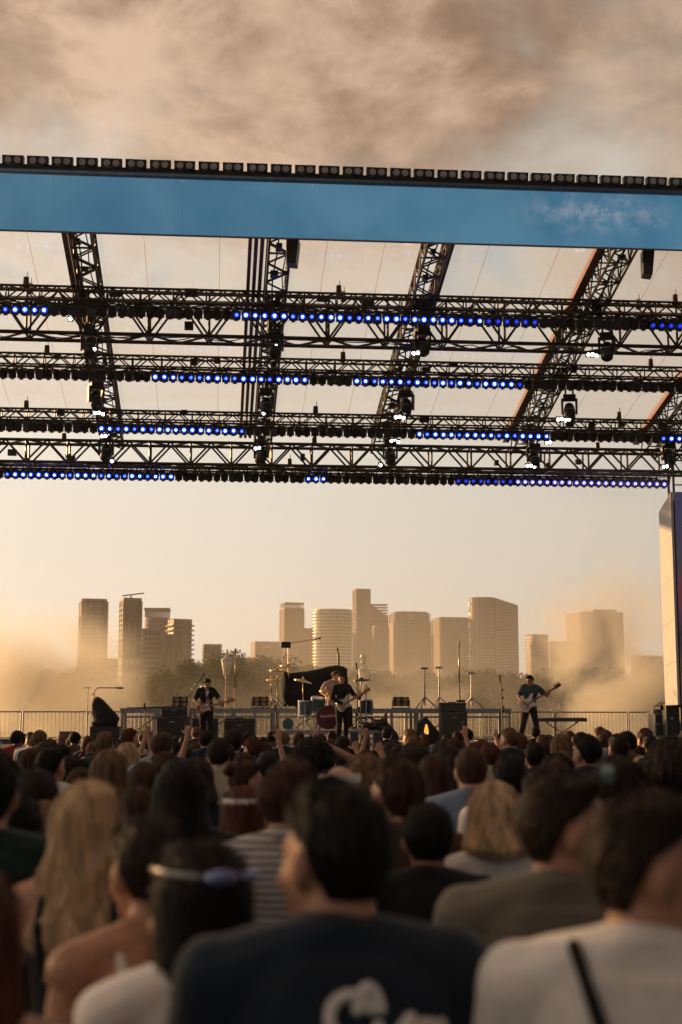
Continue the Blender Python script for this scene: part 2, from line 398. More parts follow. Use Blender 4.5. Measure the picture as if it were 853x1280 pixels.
# ------------------------------------------------------------------ LED lamps on the trusses
def emis(name, col, st):
    m = bpy.data.materials.new(name); m.use_nodes = True; nt = m.node_tree; nt.nodes.clear()
    out = N(nt, 'ShaderNodeOutputMaterial'); e = N(nt, 'ShaderNodeEmission', i_Strength=st); L(nt, e.outputs[0], out.inputs[0])
    tc = N(nt, 'ShaderNodeTexCoord'); nz = N(nt, 'ShaderNodeTexNoise', i_Scale=14.0); L(nt, tc.outputs['Object'], nz.inputs['Vector'])
    L(nt, ramp(nt, nz.outputs[0], [(0.3, tuple(c*0.85 for c in col)), (0.7, col)]), e.inputs[0]); return m
B_RIM = emis('blue_led_rim', (0.008, 0.045, 0.9), 2.2); B_CORE = emis('blue_led_core', (0.13, 0.24, 1.0), 13.0)
D_RIM = emis('dim_blue_rim', (0.01, 0.03, 0.55), 0.3); D_CORE = emis('dim_blue_core', (0.03, 0.06, 0.9), 0.9)
V_RIM = emis('violet_led_rim', (0.10, 0.10, 1.0), 1.0); V_CORE = emis('violet_led_core', (0.5, 0.42, 1.0), 2.6)
W_LED = emis('white_led', (1.0, 0.97, 0.92), 9.0)
_hous = MB(); _hous.box((0, 0.09, 0), (0.215, 0.20, 0.225)); _hous.box((0, 0.0, 0.125), (0.12, 0.07, 0.06)); _hous.box((0, 0.02, -0.13), (0.10, 0.1, 0.04))
_hous = _hous.build_mesh('lamp_housing'); _hous.materials.append(BLK)
def disc(r0, r1, y0, y1, n=14):
    m = MB(); q = Vector((0, -1, 0)).to_track_quat('Z', 'Y')
    m.lathe([(r0, y0), (r1, y1)], (0, 0, 0), n, q); return m
LENS = {}
def lens_meshes(key, rim, core):
    a = disc(0.076, 0.072, 0.0, 0.022).build_mesh('lens_'+key); a.materials.append(rim)
    b = disc(0.040, 0.036, 0.022, 0.034).build_mesh('bulb_'+key); b.materials.append(core); LENS[key] = (a, b)
lens_meshes('lit', B_RIM, B_CORE); lens_meshes('lit2', emis('blue_led_rim_mid', (0.008, 0.04, 0.9), 1.1), emis('blue_led_core_mid', (0.14, 0.24, 1.0), 7.0)); lens_meshes('lit3', emis('blue_led_rim_low', (0.006, 0.03, 0.8), 0.4), emis('blue_led_core_low', (0.05, 0.12, 1.0), 3.2)); lens_meshes('dim', D_RIM, D_CORE); lens_meshes('violet', V_RIM, V_CORE); lens_meshes('off', LENSOFF, LENSOFF)
_yoke = MB(); _yoke.box((-0.118, 0.07, 0.10), (0.012, 0.03, 0.19)); _yoke.box((0.118, 0.07, 0.10), (0.012, 0.03, 0.19)); _yoke.box((0, 0.07, 0.2), (0.24, 0.04, 0.02)); _yoke.tube((0, 0.07, 0.2), (0, 0.07, 0.3), 0.025)
_yoke = _yoke.build_mesh('lamp_yoke'); _yoke.materials.append(BLK)
ROWS = [(397, YT[0]+0.02, 'on the first truss', [(0, 62, 'lit'), (286, 600, 'lit'), (600, 672, 'dim'), (808, 853, 'dim')], -30, 875),
        (476, YT[1]+0.02, 'on the second truss', [(186, 384, 'lit'), (436, 640, 'lit'), (640, 660, 'dim')], -30, 875),
        (541, YT[2]+0.02, 'on the third truss', [(118, 306, 'lit'), (518, 690, 'lit'), (826, 870, 'lit')], -30, 875),
        (599, YT[3]+0.02, 'on the lowest back truss', [(0, 214, 'lit'), (384, 412, 'lit'), (572, 640, 'dim'), (640, 832, 'violet')], -30, 832)]
SPC = 0.242
for py, Y, txt, lit, pa, pb in ROWS:
    z = Z_at(py, Y); x = X_at(pa, Y, py); xe = X_at(pb, Y, py); i = 0
    bar = MB().tube((XL, 0, 0), (xe+0.2, 0, 0), 0.026, None, 8)
    tag(bar.build('lamp_pipe', TRU, None, loc=(0, Y+0.07, z+0.31)), 'black pipe that a row of lamps hangs from, '+txt, 'pipe')
    while x < xe:
        v = CAM_ROT.transposed() @ (Vector((x, Y, z))-Vector((0, 0, CAMZ))); px = 426.5 - v.x/v.z*FPX
        st = 'off'
        for a, b, s in lit:
            if a <= px <= b: st = s
        lab = {'off': 'small unlit black stage lamp', 'lit': 'small round stage lamp glowing blue', 'dim': 'small stage lamp with a faint blue glow', 'violet': 'small stage lamp with a pale violet glow'}[st]
        o = obj('stage_lamp', _hous, None, mw=Matrix.Translation((x, Y, z)) @ Euler((R(14+random.uniform(-9, 9)), random.uniform(-.05, .05), R(random.uniform(-12, 12)))).to_matrix().to_4x4())
        tag(o, lab+' '+txt, 'lamp', st+' lamps '+txt)
        a, b = LENS[random.choice(('lit', 'lit', 'lit2', 'lit3')) if st == 'lit' else st]; ln = obj('lens', a, o, loc=(0, -0.012, 0)); obj('bulb', b, ln); obj('yoke', _yoke, o)
        x += SPC; i += 1

# ------------------------------------------------------------------ fascia screen
def fascia_mat():
    m = bpy.data.materials.new('blue_sky_screen'); m.use_nodes = True; nt = m.node_tree; b = nt.nodes['Principled BSDF']
    tc = N(nt, 'ShaderNodeTexCoord'); geo = N(nt, 'ShaderNodeNewGeometry')
    nz = N(nt, 'ShaderNodeTexNoise', i_Scale=0.55, i_Detail=6.0, i_Roughness=0.55, i_Distortion=0.5); L(nt, geo.outputs['Position'], nz.inputs['Vector'])
    sx = N(nt, 'ShaderNodeSeparateXYZ'); L(nt, geo.outputs['Position'], sx.inputs[0])
    # cloud on the right-hand panels, widened as a painted sky reflection
    dx = math_n(nt, 'DIVIDE', math_n(nt, 'SUBTRACT', sx.outputs[0], X_at(745, FY, 270)), 2.3); dz = math_n(nt, 'DIVIDE', math_n(nt, 'SUBTRACT', sx.outputs[2], Z_at(268, FY, 718)), 0.62)
    d = math_n(nt, 'SQRT', math_n(nt, 'ADD', math_n(nt, 'POWER', dx, 2.0), math_n(nt, 'POWER', dz, 2.0)))
    n2 = N(nt, 'ShaderNodeTexNoise', i_Scale=2.6, i_Detail=6.0, i_Roughness=0.65); L(nt, geo.outputs['Position'], n2.inputs['Vector'])
    cl = math_n(nt, 'MULTIPLY', math_n(nt, 'SUBTRACT', 1.0, d, True), ramp(nt, n2.outputs[0], [(0.38, 0.0), (0.68, 1.0)]))
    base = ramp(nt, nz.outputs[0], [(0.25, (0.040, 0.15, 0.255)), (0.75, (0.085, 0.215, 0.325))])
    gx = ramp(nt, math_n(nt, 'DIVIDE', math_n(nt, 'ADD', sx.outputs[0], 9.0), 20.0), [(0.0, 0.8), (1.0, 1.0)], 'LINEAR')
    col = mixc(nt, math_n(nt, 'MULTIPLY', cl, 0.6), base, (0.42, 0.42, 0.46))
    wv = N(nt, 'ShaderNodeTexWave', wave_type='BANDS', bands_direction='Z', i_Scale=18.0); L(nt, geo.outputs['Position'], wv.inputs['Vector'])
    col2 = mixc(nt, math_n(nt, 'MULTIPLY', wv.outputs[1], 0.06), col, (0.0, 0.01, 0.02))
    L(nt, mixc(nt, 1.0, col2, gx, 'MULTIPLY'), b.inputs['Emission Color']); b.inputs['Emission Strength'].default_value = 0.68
    b.inputs['Base Color'].default_value = (0.03, 0.04, 0.05, 1); b.inputs['Roughness'].default_value = 0.35
    return m
FAS = fascia_mat(); RAIL = mat('fascia_rail', (0.10, 0.17, 0.24), 0.4, 0.4, 0.15, 5)
zb, zt = Z_at(301, FY), Z_at(233, FY)
fa = thing('fascia_screen', 'long blue fascia screen across the front edge of the stage roof', 'screen', (0, FY, zb))
seams = [X_at(p, FY, 270) for p in (-260, -100, 62, 228, 390, 550, 708, 868, 1030)]
for a, b in zip(seams[:-1], seams[1:]):
    MB().box(((a+b)/2, -0.06, (zt-zb)/2), (b-a-0.007, 0.10, zt-zb)).build('screen_panel', FAS, fa)
MB().box(((seams[0]+seams[-1])/2, 0.05, (zt-zb)/2), (seams[-1]-seams[0], 0.10, zt-zb-0.05)).build('backing_frame', BLK, fa)
MB().tube((seams[0], -0.10, zt-zb+0.07), (seams[-1], -0.10, zt-zb+0.07), 0.065, None, 12).build('top_rail', RAIL, fa, smooth=True)
MB().box(((seams[0]+seams[-1])/2, 0.02, zt-zb+0.19), (seams[-1]-seams[0], 0.14, 0.10)).build('mounting_rail', BLK, fa)
MB().box(((seams[0]+seams[-1])/2, -0.09, -0.02), (seams[-1]-seams[0], 0.05, 0.03)).build('bottom_trim', KED, fa)
# twin floodlights along the top of the fascia
_fh = MB().box((0, 0.10, 0.0), (0.485, 0.22, 0.185)); _fh.box((0, 0.1, -0.16), (0.10, 0.08, 0.12)); _fh.box((0.19, 0.1, -0.15), (0.03, 0.06, 0.12)); _fh.box((-0.19, 0.1, -0.15), (0.03, 0.06, 0.12))
_fh = _fh.build_mesh('floodlight_housing'); _fh.materials.append(BLK)
_fb = MB().box((0, 0.1, 0.10), (0.49, 0.24, 0.018)); _fb = _fb.build_mesh('floodlight_visor'); _fb.materials.append(BLK)
_fc = MB().tube((0, 0.14, -0.08), (0.36, 0.14, -0.08), 0.03); _fc = _fc.build_mesh('cable'); _fc.materials.append(BLK)
FLENS = mat('floodlight_lens', (0.42, 0.40, 0.39), 0.35, 0.1, 0.3, 30)
_fl = disc(0.082, 0.075, 0.0, 0.03).build_mesh('floodlight_lens'); _fl.materials.append(FLENS)
x = X_at(-14, FY, 205); zf = zt+0.335
while x < X_at(875, FY, 235):
    o = obj('twin_floodlight', _fh, None, loc=(x, FY-0.12, zf)); o.rotation_euler = (R(8), 0, R(random.uniform(-1.5, 1.5)))
    tag(o, 'black twin-lens floodlight standing on the blue fascia', 'floodlight', 'twin floodlights along the top of the fascia')
    for s in (-1, 1): obj('lens', _fl, o, loc=(s*0.105, -0.012, 0.0))
    obj('visor', _fb, o); obj('cable', _fc, o)
    x += 0.565

# ------------------------------------------------------------------ moving heads and white strobes under the rafters
def moving_head():
    t = thing('moving_head_light', 'x', 'stage light')
    MB().box((0, 0, -0.06), (0.34, 0.30, 0.12)).build('base', BLK, t, bevel=0.015)
    yk = MB(); yk.box((-0.19, 0, -0.30), (0.05, 0.12, 0.40), taper=1.2); yk.box((0.19, 0, -0.30), (0.05, 0.12, 0.40), taper=1.2); yk.box((0, 0, -0.13), (0.40, 0.13, 0.05)); yk.build('yoke', BLK, t)
    h = MB().lathe([(0.10, -0.25), (0.15, -0.22), (0.16, -0.02), (0.145, 0.10), (0.11, 0.20), (0.05, 0.22)], (0, 0, 0), 16, Euler((R(-28), 0, 0)).to_matrix(), 1.0, 0.95)
    hd = h.build('head', BLK, t, loc=(0, 0, -0.42), smooth=True)
    q = Euler((R(-28), 0, 0)).to_matrix()
    lens = MB().lathe([(0.095, -0.27), (0.085, -0.255)], (0, 0, 0), 16, q); lens.build('lens', LENSOFF, hd)
    rim = MB().box((0, -0.155, 0.05), (0.2, 0.02, 0.012)); rim.build('trim', ALU, hd)
    clamp = MB(); clamp.tube((-.1, 0, 0), (-.1, 0, 0.16), 0.03); clamp.tube((.1, 0, 0), (.1, 0, 0.16), 0.03); clamp.build('clamp', BLK, t)
    return t
def strobe(n):
    t = thing('strobe_light', 'x', 'strobe')
    MB().box((0, 0.08, 0), (0.16*n+0.06, 0.14, 0.24)).build('housing', BLK, t)
    for i in range(n):
        MB().lathe([(0.075, 0.0), (0.068, 0.025), (0.03, 0.035)], ((i-(n-1)/2)*0.175, 0.008, -0.02+0.03*math.sin(i*2.4)), 12, Vector((0, -1, 0)).to_track_quat('Z', 'Y')).build('lamp_face', W_LED, t)
    MB().tube((0, 0.08, 0.1), (0, 0.08, 0.34), 0.025).build('hanger', BLK, t)
    return t
mh0 = moving_head(); first = True
spots = [(112, 432, 0, 'below the first truss, on the maroon railed rafter'), (344, 432, 0, 'below the first truss, on the brown railed rafter'),
         (528, 430, 0, 'below the first truss, on the rafter over the drums'), (759, 436, 0, 'below the first truss, on the sunlit rafter'),
         (120, 497, 1, 'below the second truss, on the maroon railed rafter'), (333, 505, 1, 'below the second truss, on the brown railed rafter'),
         (508, 507, 1, 'below the second truss, on the rafter over the drums'), (712, 512, 1, 'below the second truss, on the sunlit rafter'),
         (133, 563, 2, 'below the third truss, on the maroon railed rafter'), (327, 567, 2, 'below the third truss, on the brown railed rafter'),
         (488, 568, 2, 'below the third truss, on the rafter over the drums'), (668, 572, 2, 'below the third truss, on the sunlit rafter'), (836, 570, 2, 'below the third truss, above the screen tower')]
for px, py, row, txt in spots:
    Y = YT[row]+0.55; p = atY(px, py, Y)
    t = mh0 if first else copy_tree(mh0); first = False
    t.location = (p.x, Y, p.z+0.42); t.rotation_euler = (0, 0, R(random.uniform(-25, 25))); t.scale = (1.05, 1.05, 1.12)
    t['label'] = 'black moving-head light hanging '+txt; t['group'] = 'moving heads under the rafters'
sp = [(118, 436, 0, 1), (345, 432, 0, 1), (520, 441, 0, 2), (741, 443, 0, 3), (124, 516, 1, 3), (330, 516, 1, 1), (500, 521, 1, 3), (705, 524, 1, 4), (130, 545, 2, 2), (140, 576, 2, 1),
      (322, 560, 2, 2), (494, 551, 2, 3), (476, 581, 2, 1), (686, 553, 2, 2), (664, 582, 2, 3), (832, 583, 2, 2), (88, 398, 0, 1)]
SB = {}
raft = lambda px, py: ['the maroon railed rafter', 'the brown railed rafter', 'the rafter over the drums', 'the sunlit rafter', 'the rafter above the screen tower'][0 if px < 220 else 1 if px < 420 else 2 if px < 600 else 3 if px < 790 else 4]
sn = {1: 'single', 2: 'twin', 3: 'triple', 4: 'four-cell'}
for px, py, row, n in sp:
    Y = YT[row]+0.40; p = atY(px, py, Y)
    if n in SB: t = copy_tree(SB[n])
    else: t = strobe(n); SB[n] = t
    t.location = (p.x, Y, p.z); t.rotation_euler = (R(10), 0, R(random.uniform(-10, 10))); t.scale = (0.62,)*3
    t['label'] = f'{sn[n]} white strobe on {raft(px, py)} by {["first", "second", "third"][row]} truss' + (', under its lamps' if py > 570 else ', before the truss' if py < 400 else ''); t['group'] = 'white strobes under the roof'
def flood_box(px, py, Y, txt):
    p = atY(px, py, Y); t = thing('hanging_loudspeaker', txt, 'loudspeaker', p, R(-10))
    MB().prism([(-0.13, -0.30), (0.10, -0.34), (0.17, 0.3), (-0.13, 0.33)], -0.22, 0.22).build('cabinet', BLK, t, bevel=0.02)
    MB().prism([(-0.10, -0.27), (0.07, -0.30), (0.13, 0.26), (-0.10, 0.29)], -0.235, -0.221).build('grille', GRILL, t)
    MB().box((0, 0, 0.42), (0.06, 0.3, 0.22)).build('bracket', BLK, t)
flood_box(366, 316, FY+0.7, 'small black loudspeaker hung beside the brown railed rafter under the fascia')
flood_box(809, 330, FY+0.7, 'small black loudspeaker hung at the head of the sunlit rafter')

# ------------------------------------------------------------------ screen tower on the right
YN, YFAR = 33.0, 33.95
xn = X_at(849, YN, 880); 
tw = thing('screen_tower', 'tall white screen tower at the side of the stage, side panel sunlit', 'screen tower', (xn, YN, 0))
zt_n = Z_at(615, YN, 843); zt_f = Z_at(640, YFAR, 829); zb_n = Z_at(881, YN, 849)
def tower():
    dy = YFAR-YN
    nP = 5
    for k in range(nP):
        a, b = k/nP, (k+1)/nP
        z0n = zb_n+(zt_n-zb_n)*a; z1n = zb_n+(zt_n-zb_n)*b-0.006; z0f = zb_n+(zt_f-zb_n)*a; z1f = zb_n+(zt_f-zb_n)*b-0.006
        m = MB().loft([[(-0.03, 0, z0n), (-0.03, dy, z0f), (0.03, dy, z0f), (0.03, 0, z0n)], [(-0.03, 0, z1n), (-0.03, dy, z1f), (0.03, dy, z1f), (0.03, 0, z1n)]])
        m.build('side_panel', WHT, tw)
    MB().box((1.9, dy/2, (zb_n+zt_n)/2), (3.7, dy-0.1, zt_n-zb_n-0.4)).build('core', BLK, tw)
    m = bpy.data.materials.new('side_screen_picture'); m.use_nodes = True; nt = m.node_tree; b = nt.nodes['Principled BSDF']
    geo = N(nt, 'ShaderNodeNewGeometry'); nz = N(nt, 'ShaderNodeTexNoise', i_Scale=1.1, i_Detail=4.0); L(nt, geo.outputs['Position'], nz.inputs['Vector'])
    sx = N(nt, 'ShaderNodeSeparateXYZ'); L(nt, geo.outputs['Position'], sx.inputs[0])
    h = math_n(nt, 'ADD', math_n(nt, 'DIVIDE', math_n(nt, 'SUBTRACT', sx.outputs[2], zb_n), zt_n-zb_n), math_n(nt, 'MULTIPLY', math_n(nt, 'SUBTRACT', nz.outputs[0], 0.5), 0.35))
    c = ramp(nt, h, [(0.0, (0.10, 0.06, 0.03)), (0.30, (0.035, 0.02, 0.03)), (0.52, (0.11, 0.035, 0.055)), (0.7, (0.055, 0.045, 0.065)), (1.0, (0.045, 0.04, 0.085))])
    L(nt, c, b.inputs['Emission Color']); b.inputs['Emission Strength'].default_value = 0.55; b.inputs['Base Color'].default_value = (0.02, 0.02, 0.02, 1)
    hs = (zt_n-zb_n)/6
    for k in range(6):
        for j in range(4): MB().box((0.06+0.46+j*0.92, -0.03, zb_n+hs*(k+0.5)), (0.914, 0.05, hs-0.008)).build('screen_panel', m, tw)
    for x_ in (0.3, 3.4):
        for y_ in (0.2, 0.75): MB().tube((x_, y_, 0), (x_, y_, zb_n+0.3), 0.05).build('leg', TRU, tw)
tower()
# truss leg at the back corner of the roof, seen above the screen tower
LY = 43.2
lt = thing('roof_support_tower', 'black truss leg at the back roof corner behind the white screen tower', 'truss', (X_at(842, LY, 600), LY, 0))
zt_ = roof_z(LY)-0.1
for i in (0, 1):
    for j in (0, 1): strut('chord', lt, (i*0.5, j*0.5, 0), (i*0.5, j*0.5, zt_), 0.04)
nb = 14
for k in range(nb):
    z0, z1 = zt_*k/nb, zt_*(k+1)/nb
    strut('brace', lt, (0 if k % 2 else 0.5, 0, z0), (0.5 if k % 2 else 0, 0, z1), 0.024); strut('brace', lt, (0, 0 if k % 2 else 0.5, z0), (0, 0.5 if k % 2 else 0, z1), 0.024)
    strut('brace', lt, (0, 0, z0), (0.5, 0, z0), 0.024)
# ------------------------------------------------------------------ far towers
def facade_mat(name, wall, glass, bw, bh, mortar, rough=0.35):
    m = bpy.data.materials.new(name); m.use_nodes = True; nt = m.node_tree; b = nt.nodes['Principled BSDF']
    tc = N(nt, 'ShaderNodeTexCoord'); sx = N(nt, 'ShaderNodeSeparateXYZ'); L(nt, tc.outputs['Object'], sx.inputs[0])
    cv = N(nt, 'ShaderNodeCombineXYZ'); L(nt, math_n(nt, 'ADD', sx.outputs[0], sx.outputs[1]), cv.inputs[0]); L(nt, sx.outputs[2], cv.inputs[1])
    br = N(nt, 'ShaderNodeTexBrick', offset=0.0, i_Scale=1.0, i_Mortar_Size=mortar, i_Mortar_Smooth=0.1, i_Bias=0.0, i_Brick_Width=bw, i_Row_Height=bh)
    br.inputs['Color1'].default_value = (*glass, 1); br.inputs['Color2'].default_value = (*[c*1.9 for c in glass], 1); br.inputs['Mortar'].default_value = (*wall, 1)
    L(nt, cv.outputs[0], br.inputs['Vector']); L(nt, br.outputs[0], b.inputs['Base Color'])
    L(nt, ramp(nt, br.outputs[1], [(0.0, rough), (1.0, 0.8)]), b.inputs['Roughness'])
    return m
FA = {'brown': facade_mat('brown_facade', (0.15, 0.09, 0.065), (0.03, 0.025, 0.024), 2.6, 3.4, 0.55), 'dark': facade_mat('dark_facade', (0.10, 0.07, 0.06), (0.02, 0.018, 0.02), 2.2, 3.4, 0.45),
      'pale': facade_mat('pale_facade', (0.30, 0.205, 0.15), (0.04, 0.034, 0.032), 3.0, 3.8, 0.8), 'glass': facade_mat('glass_facade', (0.26, 0.19, 0.15), (0.045, 0.04, 0.04), 2.6, 3.9, 0.5, 0.2)}
SLAB = mat('concrete_slab', (0.27, 0.19, 0.145), 0.7, 0, 0.15, 0.2); SLABD = mat('dark_cladding', (0.12, 0.085, 0.07), 0.6, 0, 0.2, 0.2)
GLINT = mat('bright_cladding', (0.75, 0.62, 0.42), 0.22, 0.7, 0.1, 0.5)  # sun glint on the tower edge, put into a pale gold colour
def rect(w, d, ch=0): return [(-w/2+ch, -d/2), (w/2-ch, -d/2), (w/2, -d/2+ch), (w/2, d/2-ch), (w/2-ch, d/2), (-w/2+ch, d/2), (-w/2, d/2-ch), (-w/2, -d/2+ch)] if ch else [(-w/2, -d/2), (w/2, -d/2), (w/2, d/2), (-w/2, d/2)]
def oval(w, d, n=24): return [(w/2*math.cos(2*math.pi*i/n), d/2*math.sin(2*math.pi*i/n)) for i in range(n)]
def extr(m, fp, z0, z1, s=1.0, zt=None):
    return m.loft([[(x*s, y*s, z0) for x, y in fp], [(x*s, y*s, (z1 if zt is None else zt(x, y))) for x, y in fp]])
def building(label, x0, x1, ytop, D, fp='rect', ang=0, fac='pale', bands=None, fins=None, crown=None, slope=None, name='tower_block', bandmat=SLAB):
    cx = X_at((x0+x1)/2, D); w_app = (x1-x0)/FPX*D*1.0; H = Z_at(ytop, D, (x0+x1)/2)
    a = R(ang); k = abs(math.cos(a))+0.8*abs(math.sin(a)); w = w_app/k; d = w*0.8
    t = thing(name, label, 'building', (cx, D, 0), a)
    f = rect(w, d) if fp == 'rect' else rect(w, d, w*0.14) if fp == 'cham' else oval(w_app, w_app*0.9)
    if fp == 'oval': w = w_app; d = w*0.9
    zt = (lambda x, y: H - slope*(x/w+0.5)) if slope else None
    extr(MB(), f, 0, H, 1.0, zt).build('wall', FA[fac], t)
    if not slope: extr(MB(), f, H+0.05, H+1.6, 1.012).build('parapet', bandmat, t)
    zb = 18
    if bands:                       # floor slabs or balconies that stand out from the wall
        m = MB(); z = zb
        while z < H-3: extr(m, f, z, z+bands[1], 1+bands[2]/w*2); z += bands[0]
        stuff(m.build('floor_slabs', bandmat, t))
    if fins:                        # vertical piers
        m = MB(); n = int(w/fins)
        for i in range(n+1):
            x = -w/2+w*i/n
            m.box((x, -d/2, H/2), (fins*0.3, 1.0, H-1)); m.box((x, d/2, H/2), (fins*0.3, 1.0, H-1))
        nd = int(d/fins)
        for i in range(nd+1):
            y = -d/2+d*i/nd; m.box((-w/2, y, H/2), (1.0, fins*0.3, H-1)); m.box((w/2, y, H/2), (1.0, fins*0.3, H-1))
        stuff(m.build('piers', bandmat, t))
    if crown == 'plant': MB().box((0, 0, H+3), (w*0.55, d*0.55, 5)).build('plant_room', SLABD, t)
    if crown == 'arcade':
        m = MB(); n = 12
        for i in range(n):
            x = -w/2+w*(i+0.5)/n; m.box((x, -d/2+0.6, H+4.4), (w/n*0.45, 1.2, 5.6)); m.box((x, d/2-0.6, H+4.4), (w/n*0.45, 1.2, 5.6))
        m.box((0, 0, H+8.2), (w*1.02, d*1.02, 2.0)); m.build('crown', bandmat, t)
    if crown == 'corner':
        m = MB(); m.box((0, -d/2+1, H+4), (w, 2, 5)); m.box((0, d/2-1, H+4), (w, 2, 5)); m.box((-w*.3, 0, H+4), (w*.3, d-4, 5)); m.build('crown', bandmat, t)
    t['_w'] = w; t['_d'] = d; t['_h'] = H
    return t
DL, DC = 1050, 2000
b = building('tall brown tower standing alone beside the drifting smoke', 96, 131, 752, DL, 'cham', 12, 'brown', (3.6, 0.9, 0.25), 5.0)
MB().box((-b['_w']*.42, 0, b['_h']-6), (b['_w']*.2, b['_d']*1.03, 9)).build('corner_lantern', SLAB, b)
building('low brown block between the lone tower and the craned tower', 129, 148, 826, DL+30, 'rect', 8, 'brown', (3.6, 0.8, 0.3))
b = building('tall dark tower with a small crane on its roof', 147, 174, 751, DL-80, 'rect', 18, 'dark', (3.4, 0.8, 0.5), 3.6, bandmat=SLABD)
cr = MB(); H = b['_h']; cr.tube((0, 0, H), (0, 0, H+4.5), 0.5); cr.tube((-6, 0, H+3.2), (9, 0, H+5.5), 0.45); cr.build('crane', DARKM, b)
MB().box((0, 0, b['_h']*0.52), (b['_w']*1.04, b['_d']*1.04, 4)).build('plant_floor', SLAB, b)
building('round-topped tower with an open crown behind two balconied blocks', 179, 210, 775, DL+120, 'oval', 0, 'brown', (3.6, 0.9, 0.3), None, 'arcade')
building('stepped block with white balcony bands beside the craned tower', 174, 199, 789, DL-20, 'rect', 10, 'brown', (3.5, 1.3, 0.9))
building('dark brown ribbed block in front of the open-crowned tower', 198, 228, 796, DL-40, 'cham', 14, 'dark', None, 3.0, bandmat=SLABD)
building('tower with deep balconies stacked along its side, behind the ribbed block', 208, 238, 777, DL+40, 'rect', 24, 'brown', (3.6, 1.0, 1.6))
building('small square block rising out of the park trees', 252, 276, 809, DL-200, 'rect', 6, 'brown', (3.5, 0.8, 0.3))
b = building('long low office block with a roof sign', 313, 353, 804, DC+40, 'rect', 10, 'pale', (4.0, 1.0, 0.4))
MB().box((-b['_w']*.1, -b['_d']/2-0.5, b['_h']-6), (b['_w']*.32, 0.6, 3)).build('roof_sign', WHT, b)
building('slim tower with an open stone crown beside the round tower', 350, 379, 762, DC, 'rect', 14, 'pale', None, 5.5, 'arcade')
building('short pale block tucked between the slim tower and round tower', 376, 396, 787, DC+60, 'rect', 5, 'pale', (4, 0.8, 0.3))
building('round tower wrapped in bright balcony rings', 392, 440, 764, DC-80, 'oval', 0, 'pale', (4.4, 1.5, 1.9), bandmat=mat('pale_rings', (0.62, 0.52, 0.40), 0.4, 0.1, 0.1, 0.2))
building('tallest slender tower with long vertical ribs', 442, 463, 738, DC+20, 'rect', 12, 'pale', None, 3.4)
building('office tower with a steeply sloping roof beside the tallest tower', 460, 485, 753, DC+60, 'rect', 0, 'glass', (4.0, 0.9, 0.25), None, None, 22)
building('square pale block below the sloping roof tower', 466, 486, 784, DC-10, 'rect', 8, 'pale', (4.0, 0.9, 0.3), 4.0)
b = building('broad office tower with a rooftop sign and stepped shoulders', 489, 537, 767, DC+10, 'cham', 14, 'pale', (4.2, 1.0, 0.3), 5.0)
extr(MB(), rect(b['_w']*1.06, b['_d']*1.06), 0, b['_h']-13).build('shoulder', FA['pale'], b)
def sign_text(txt, size, m, name='sign'):
    c = bpy.data.curves.new(name, 'FONT'); c.body = txt; c.size = size; c.extrude = size*0.05; c.align_x = 'CENTER'
    o = bpy.data.objects.new(name, c); COL.objects.link(o)
    dg = bpy.context.evaluated_depsgraph_get(); me = bpy.data.meshes.new_from_object(o.evaluated_get(dg)); bpy.data.objects.remove(o); me.materials.clear(); me.materials.append(m); return me
obj('sign', sign_text('citi', 13.0, WHT), b, mw=Matrix.Translation((-b['_w']*.20, -b['_d']/2-1.4, b['_h']-9.5)) @ Euler((math.pi/2, 0, 0)).to_matrix().to_4x4())
building('narrow low block between the signed tower and flat tower', 535, 548, 796, DC+70, 'rect', 5, 'pale')
building('flat-roofed wide tower beside the glinting curved tower', 543, 590, 774, DC+40, 'cham', 12, 'pale', (4.0, 1.2, 0.5), 7.0)
# twin tower with sun glints painted on its edge: two wings, one sloping
b = building('tall twin-winged tower with a glinting saw-tooth edge', 589, 622, 749, DC-60, 'oval', 0, 'glass', (4.0, 0.8, 0.3))
gl = MB(); H = b['_h']; w = b['_w']
z = 25; i = 0
while z < H-4:
    h_ = 3.2; gl.box((-w*0.5+0.5*math.sin(i*0.7)-0.4, -1.5+1.2*math.sin(i*0.5), z), (1.3, 3.4, h_), Euler((0, 0, 0.5+0.4*math.sin(i*1.3))).to_matrix())
    if i % 2: gl.box((w*0.33+1.2*math.sin(i*0.55), -w*0.375+0.3, z), (1.0, 1.6, 2.0), Euler((0, 0, 0.8)).to_matrix())
    z += 4.4; i += 1
stuff(gl.build('glinting_panels', GLINT, b))
wg = MB(); fp = rect(31, 24); extr(wg, fp, 0, H, 1.0, lambda x, y: H+1 - (x/31+0.5)*10); wg.build('wing', FA['glass'], b, loc=(w*0.5+14, 2, 0))
fl = MB(); z = 20
while z < H-14: extr(fl, fp, z, z+0.9, 1.015); z += 4.0
stuff(fl.build('wing_slabs', SLAB, b, loc=(w*0.5+14, 2, 0)))
building('short square block just beside the twin-winged tower', 660, 687, 795, DC-200, 'rect', 20, 'pale', (3.8, 1.0, 0.5))
building('low long block between the short square block and stepped tower', 684, 719, 804, DC+80, 'rect', 4, 'pale', (3.8, 0.9, 0.3))
b = building('broad tower with a stepped roof half lost in smoke', 716, 778, 768, DC+100, 'rect', 8, 'pale', (4.0, 0.9, 0.3), 6.0)
MB().box((b['_w']*0.12, 0, b['_h']+3), (b['_w']*0.55, b['_d']*0.8, 6)).build('roof_step', FA['pale'], b)
building('lower ribbed block beside the white screen tower', 795, 829, 822, DC-300, 'rect', 10, 'dark', (3.6, 1.0, 0.3), 3.6, bandmat=SLABD)
for o in bpy.data.objects:
    for k in ('_w', '_d', '_h'):
        if k in o.keys(): del o[k]

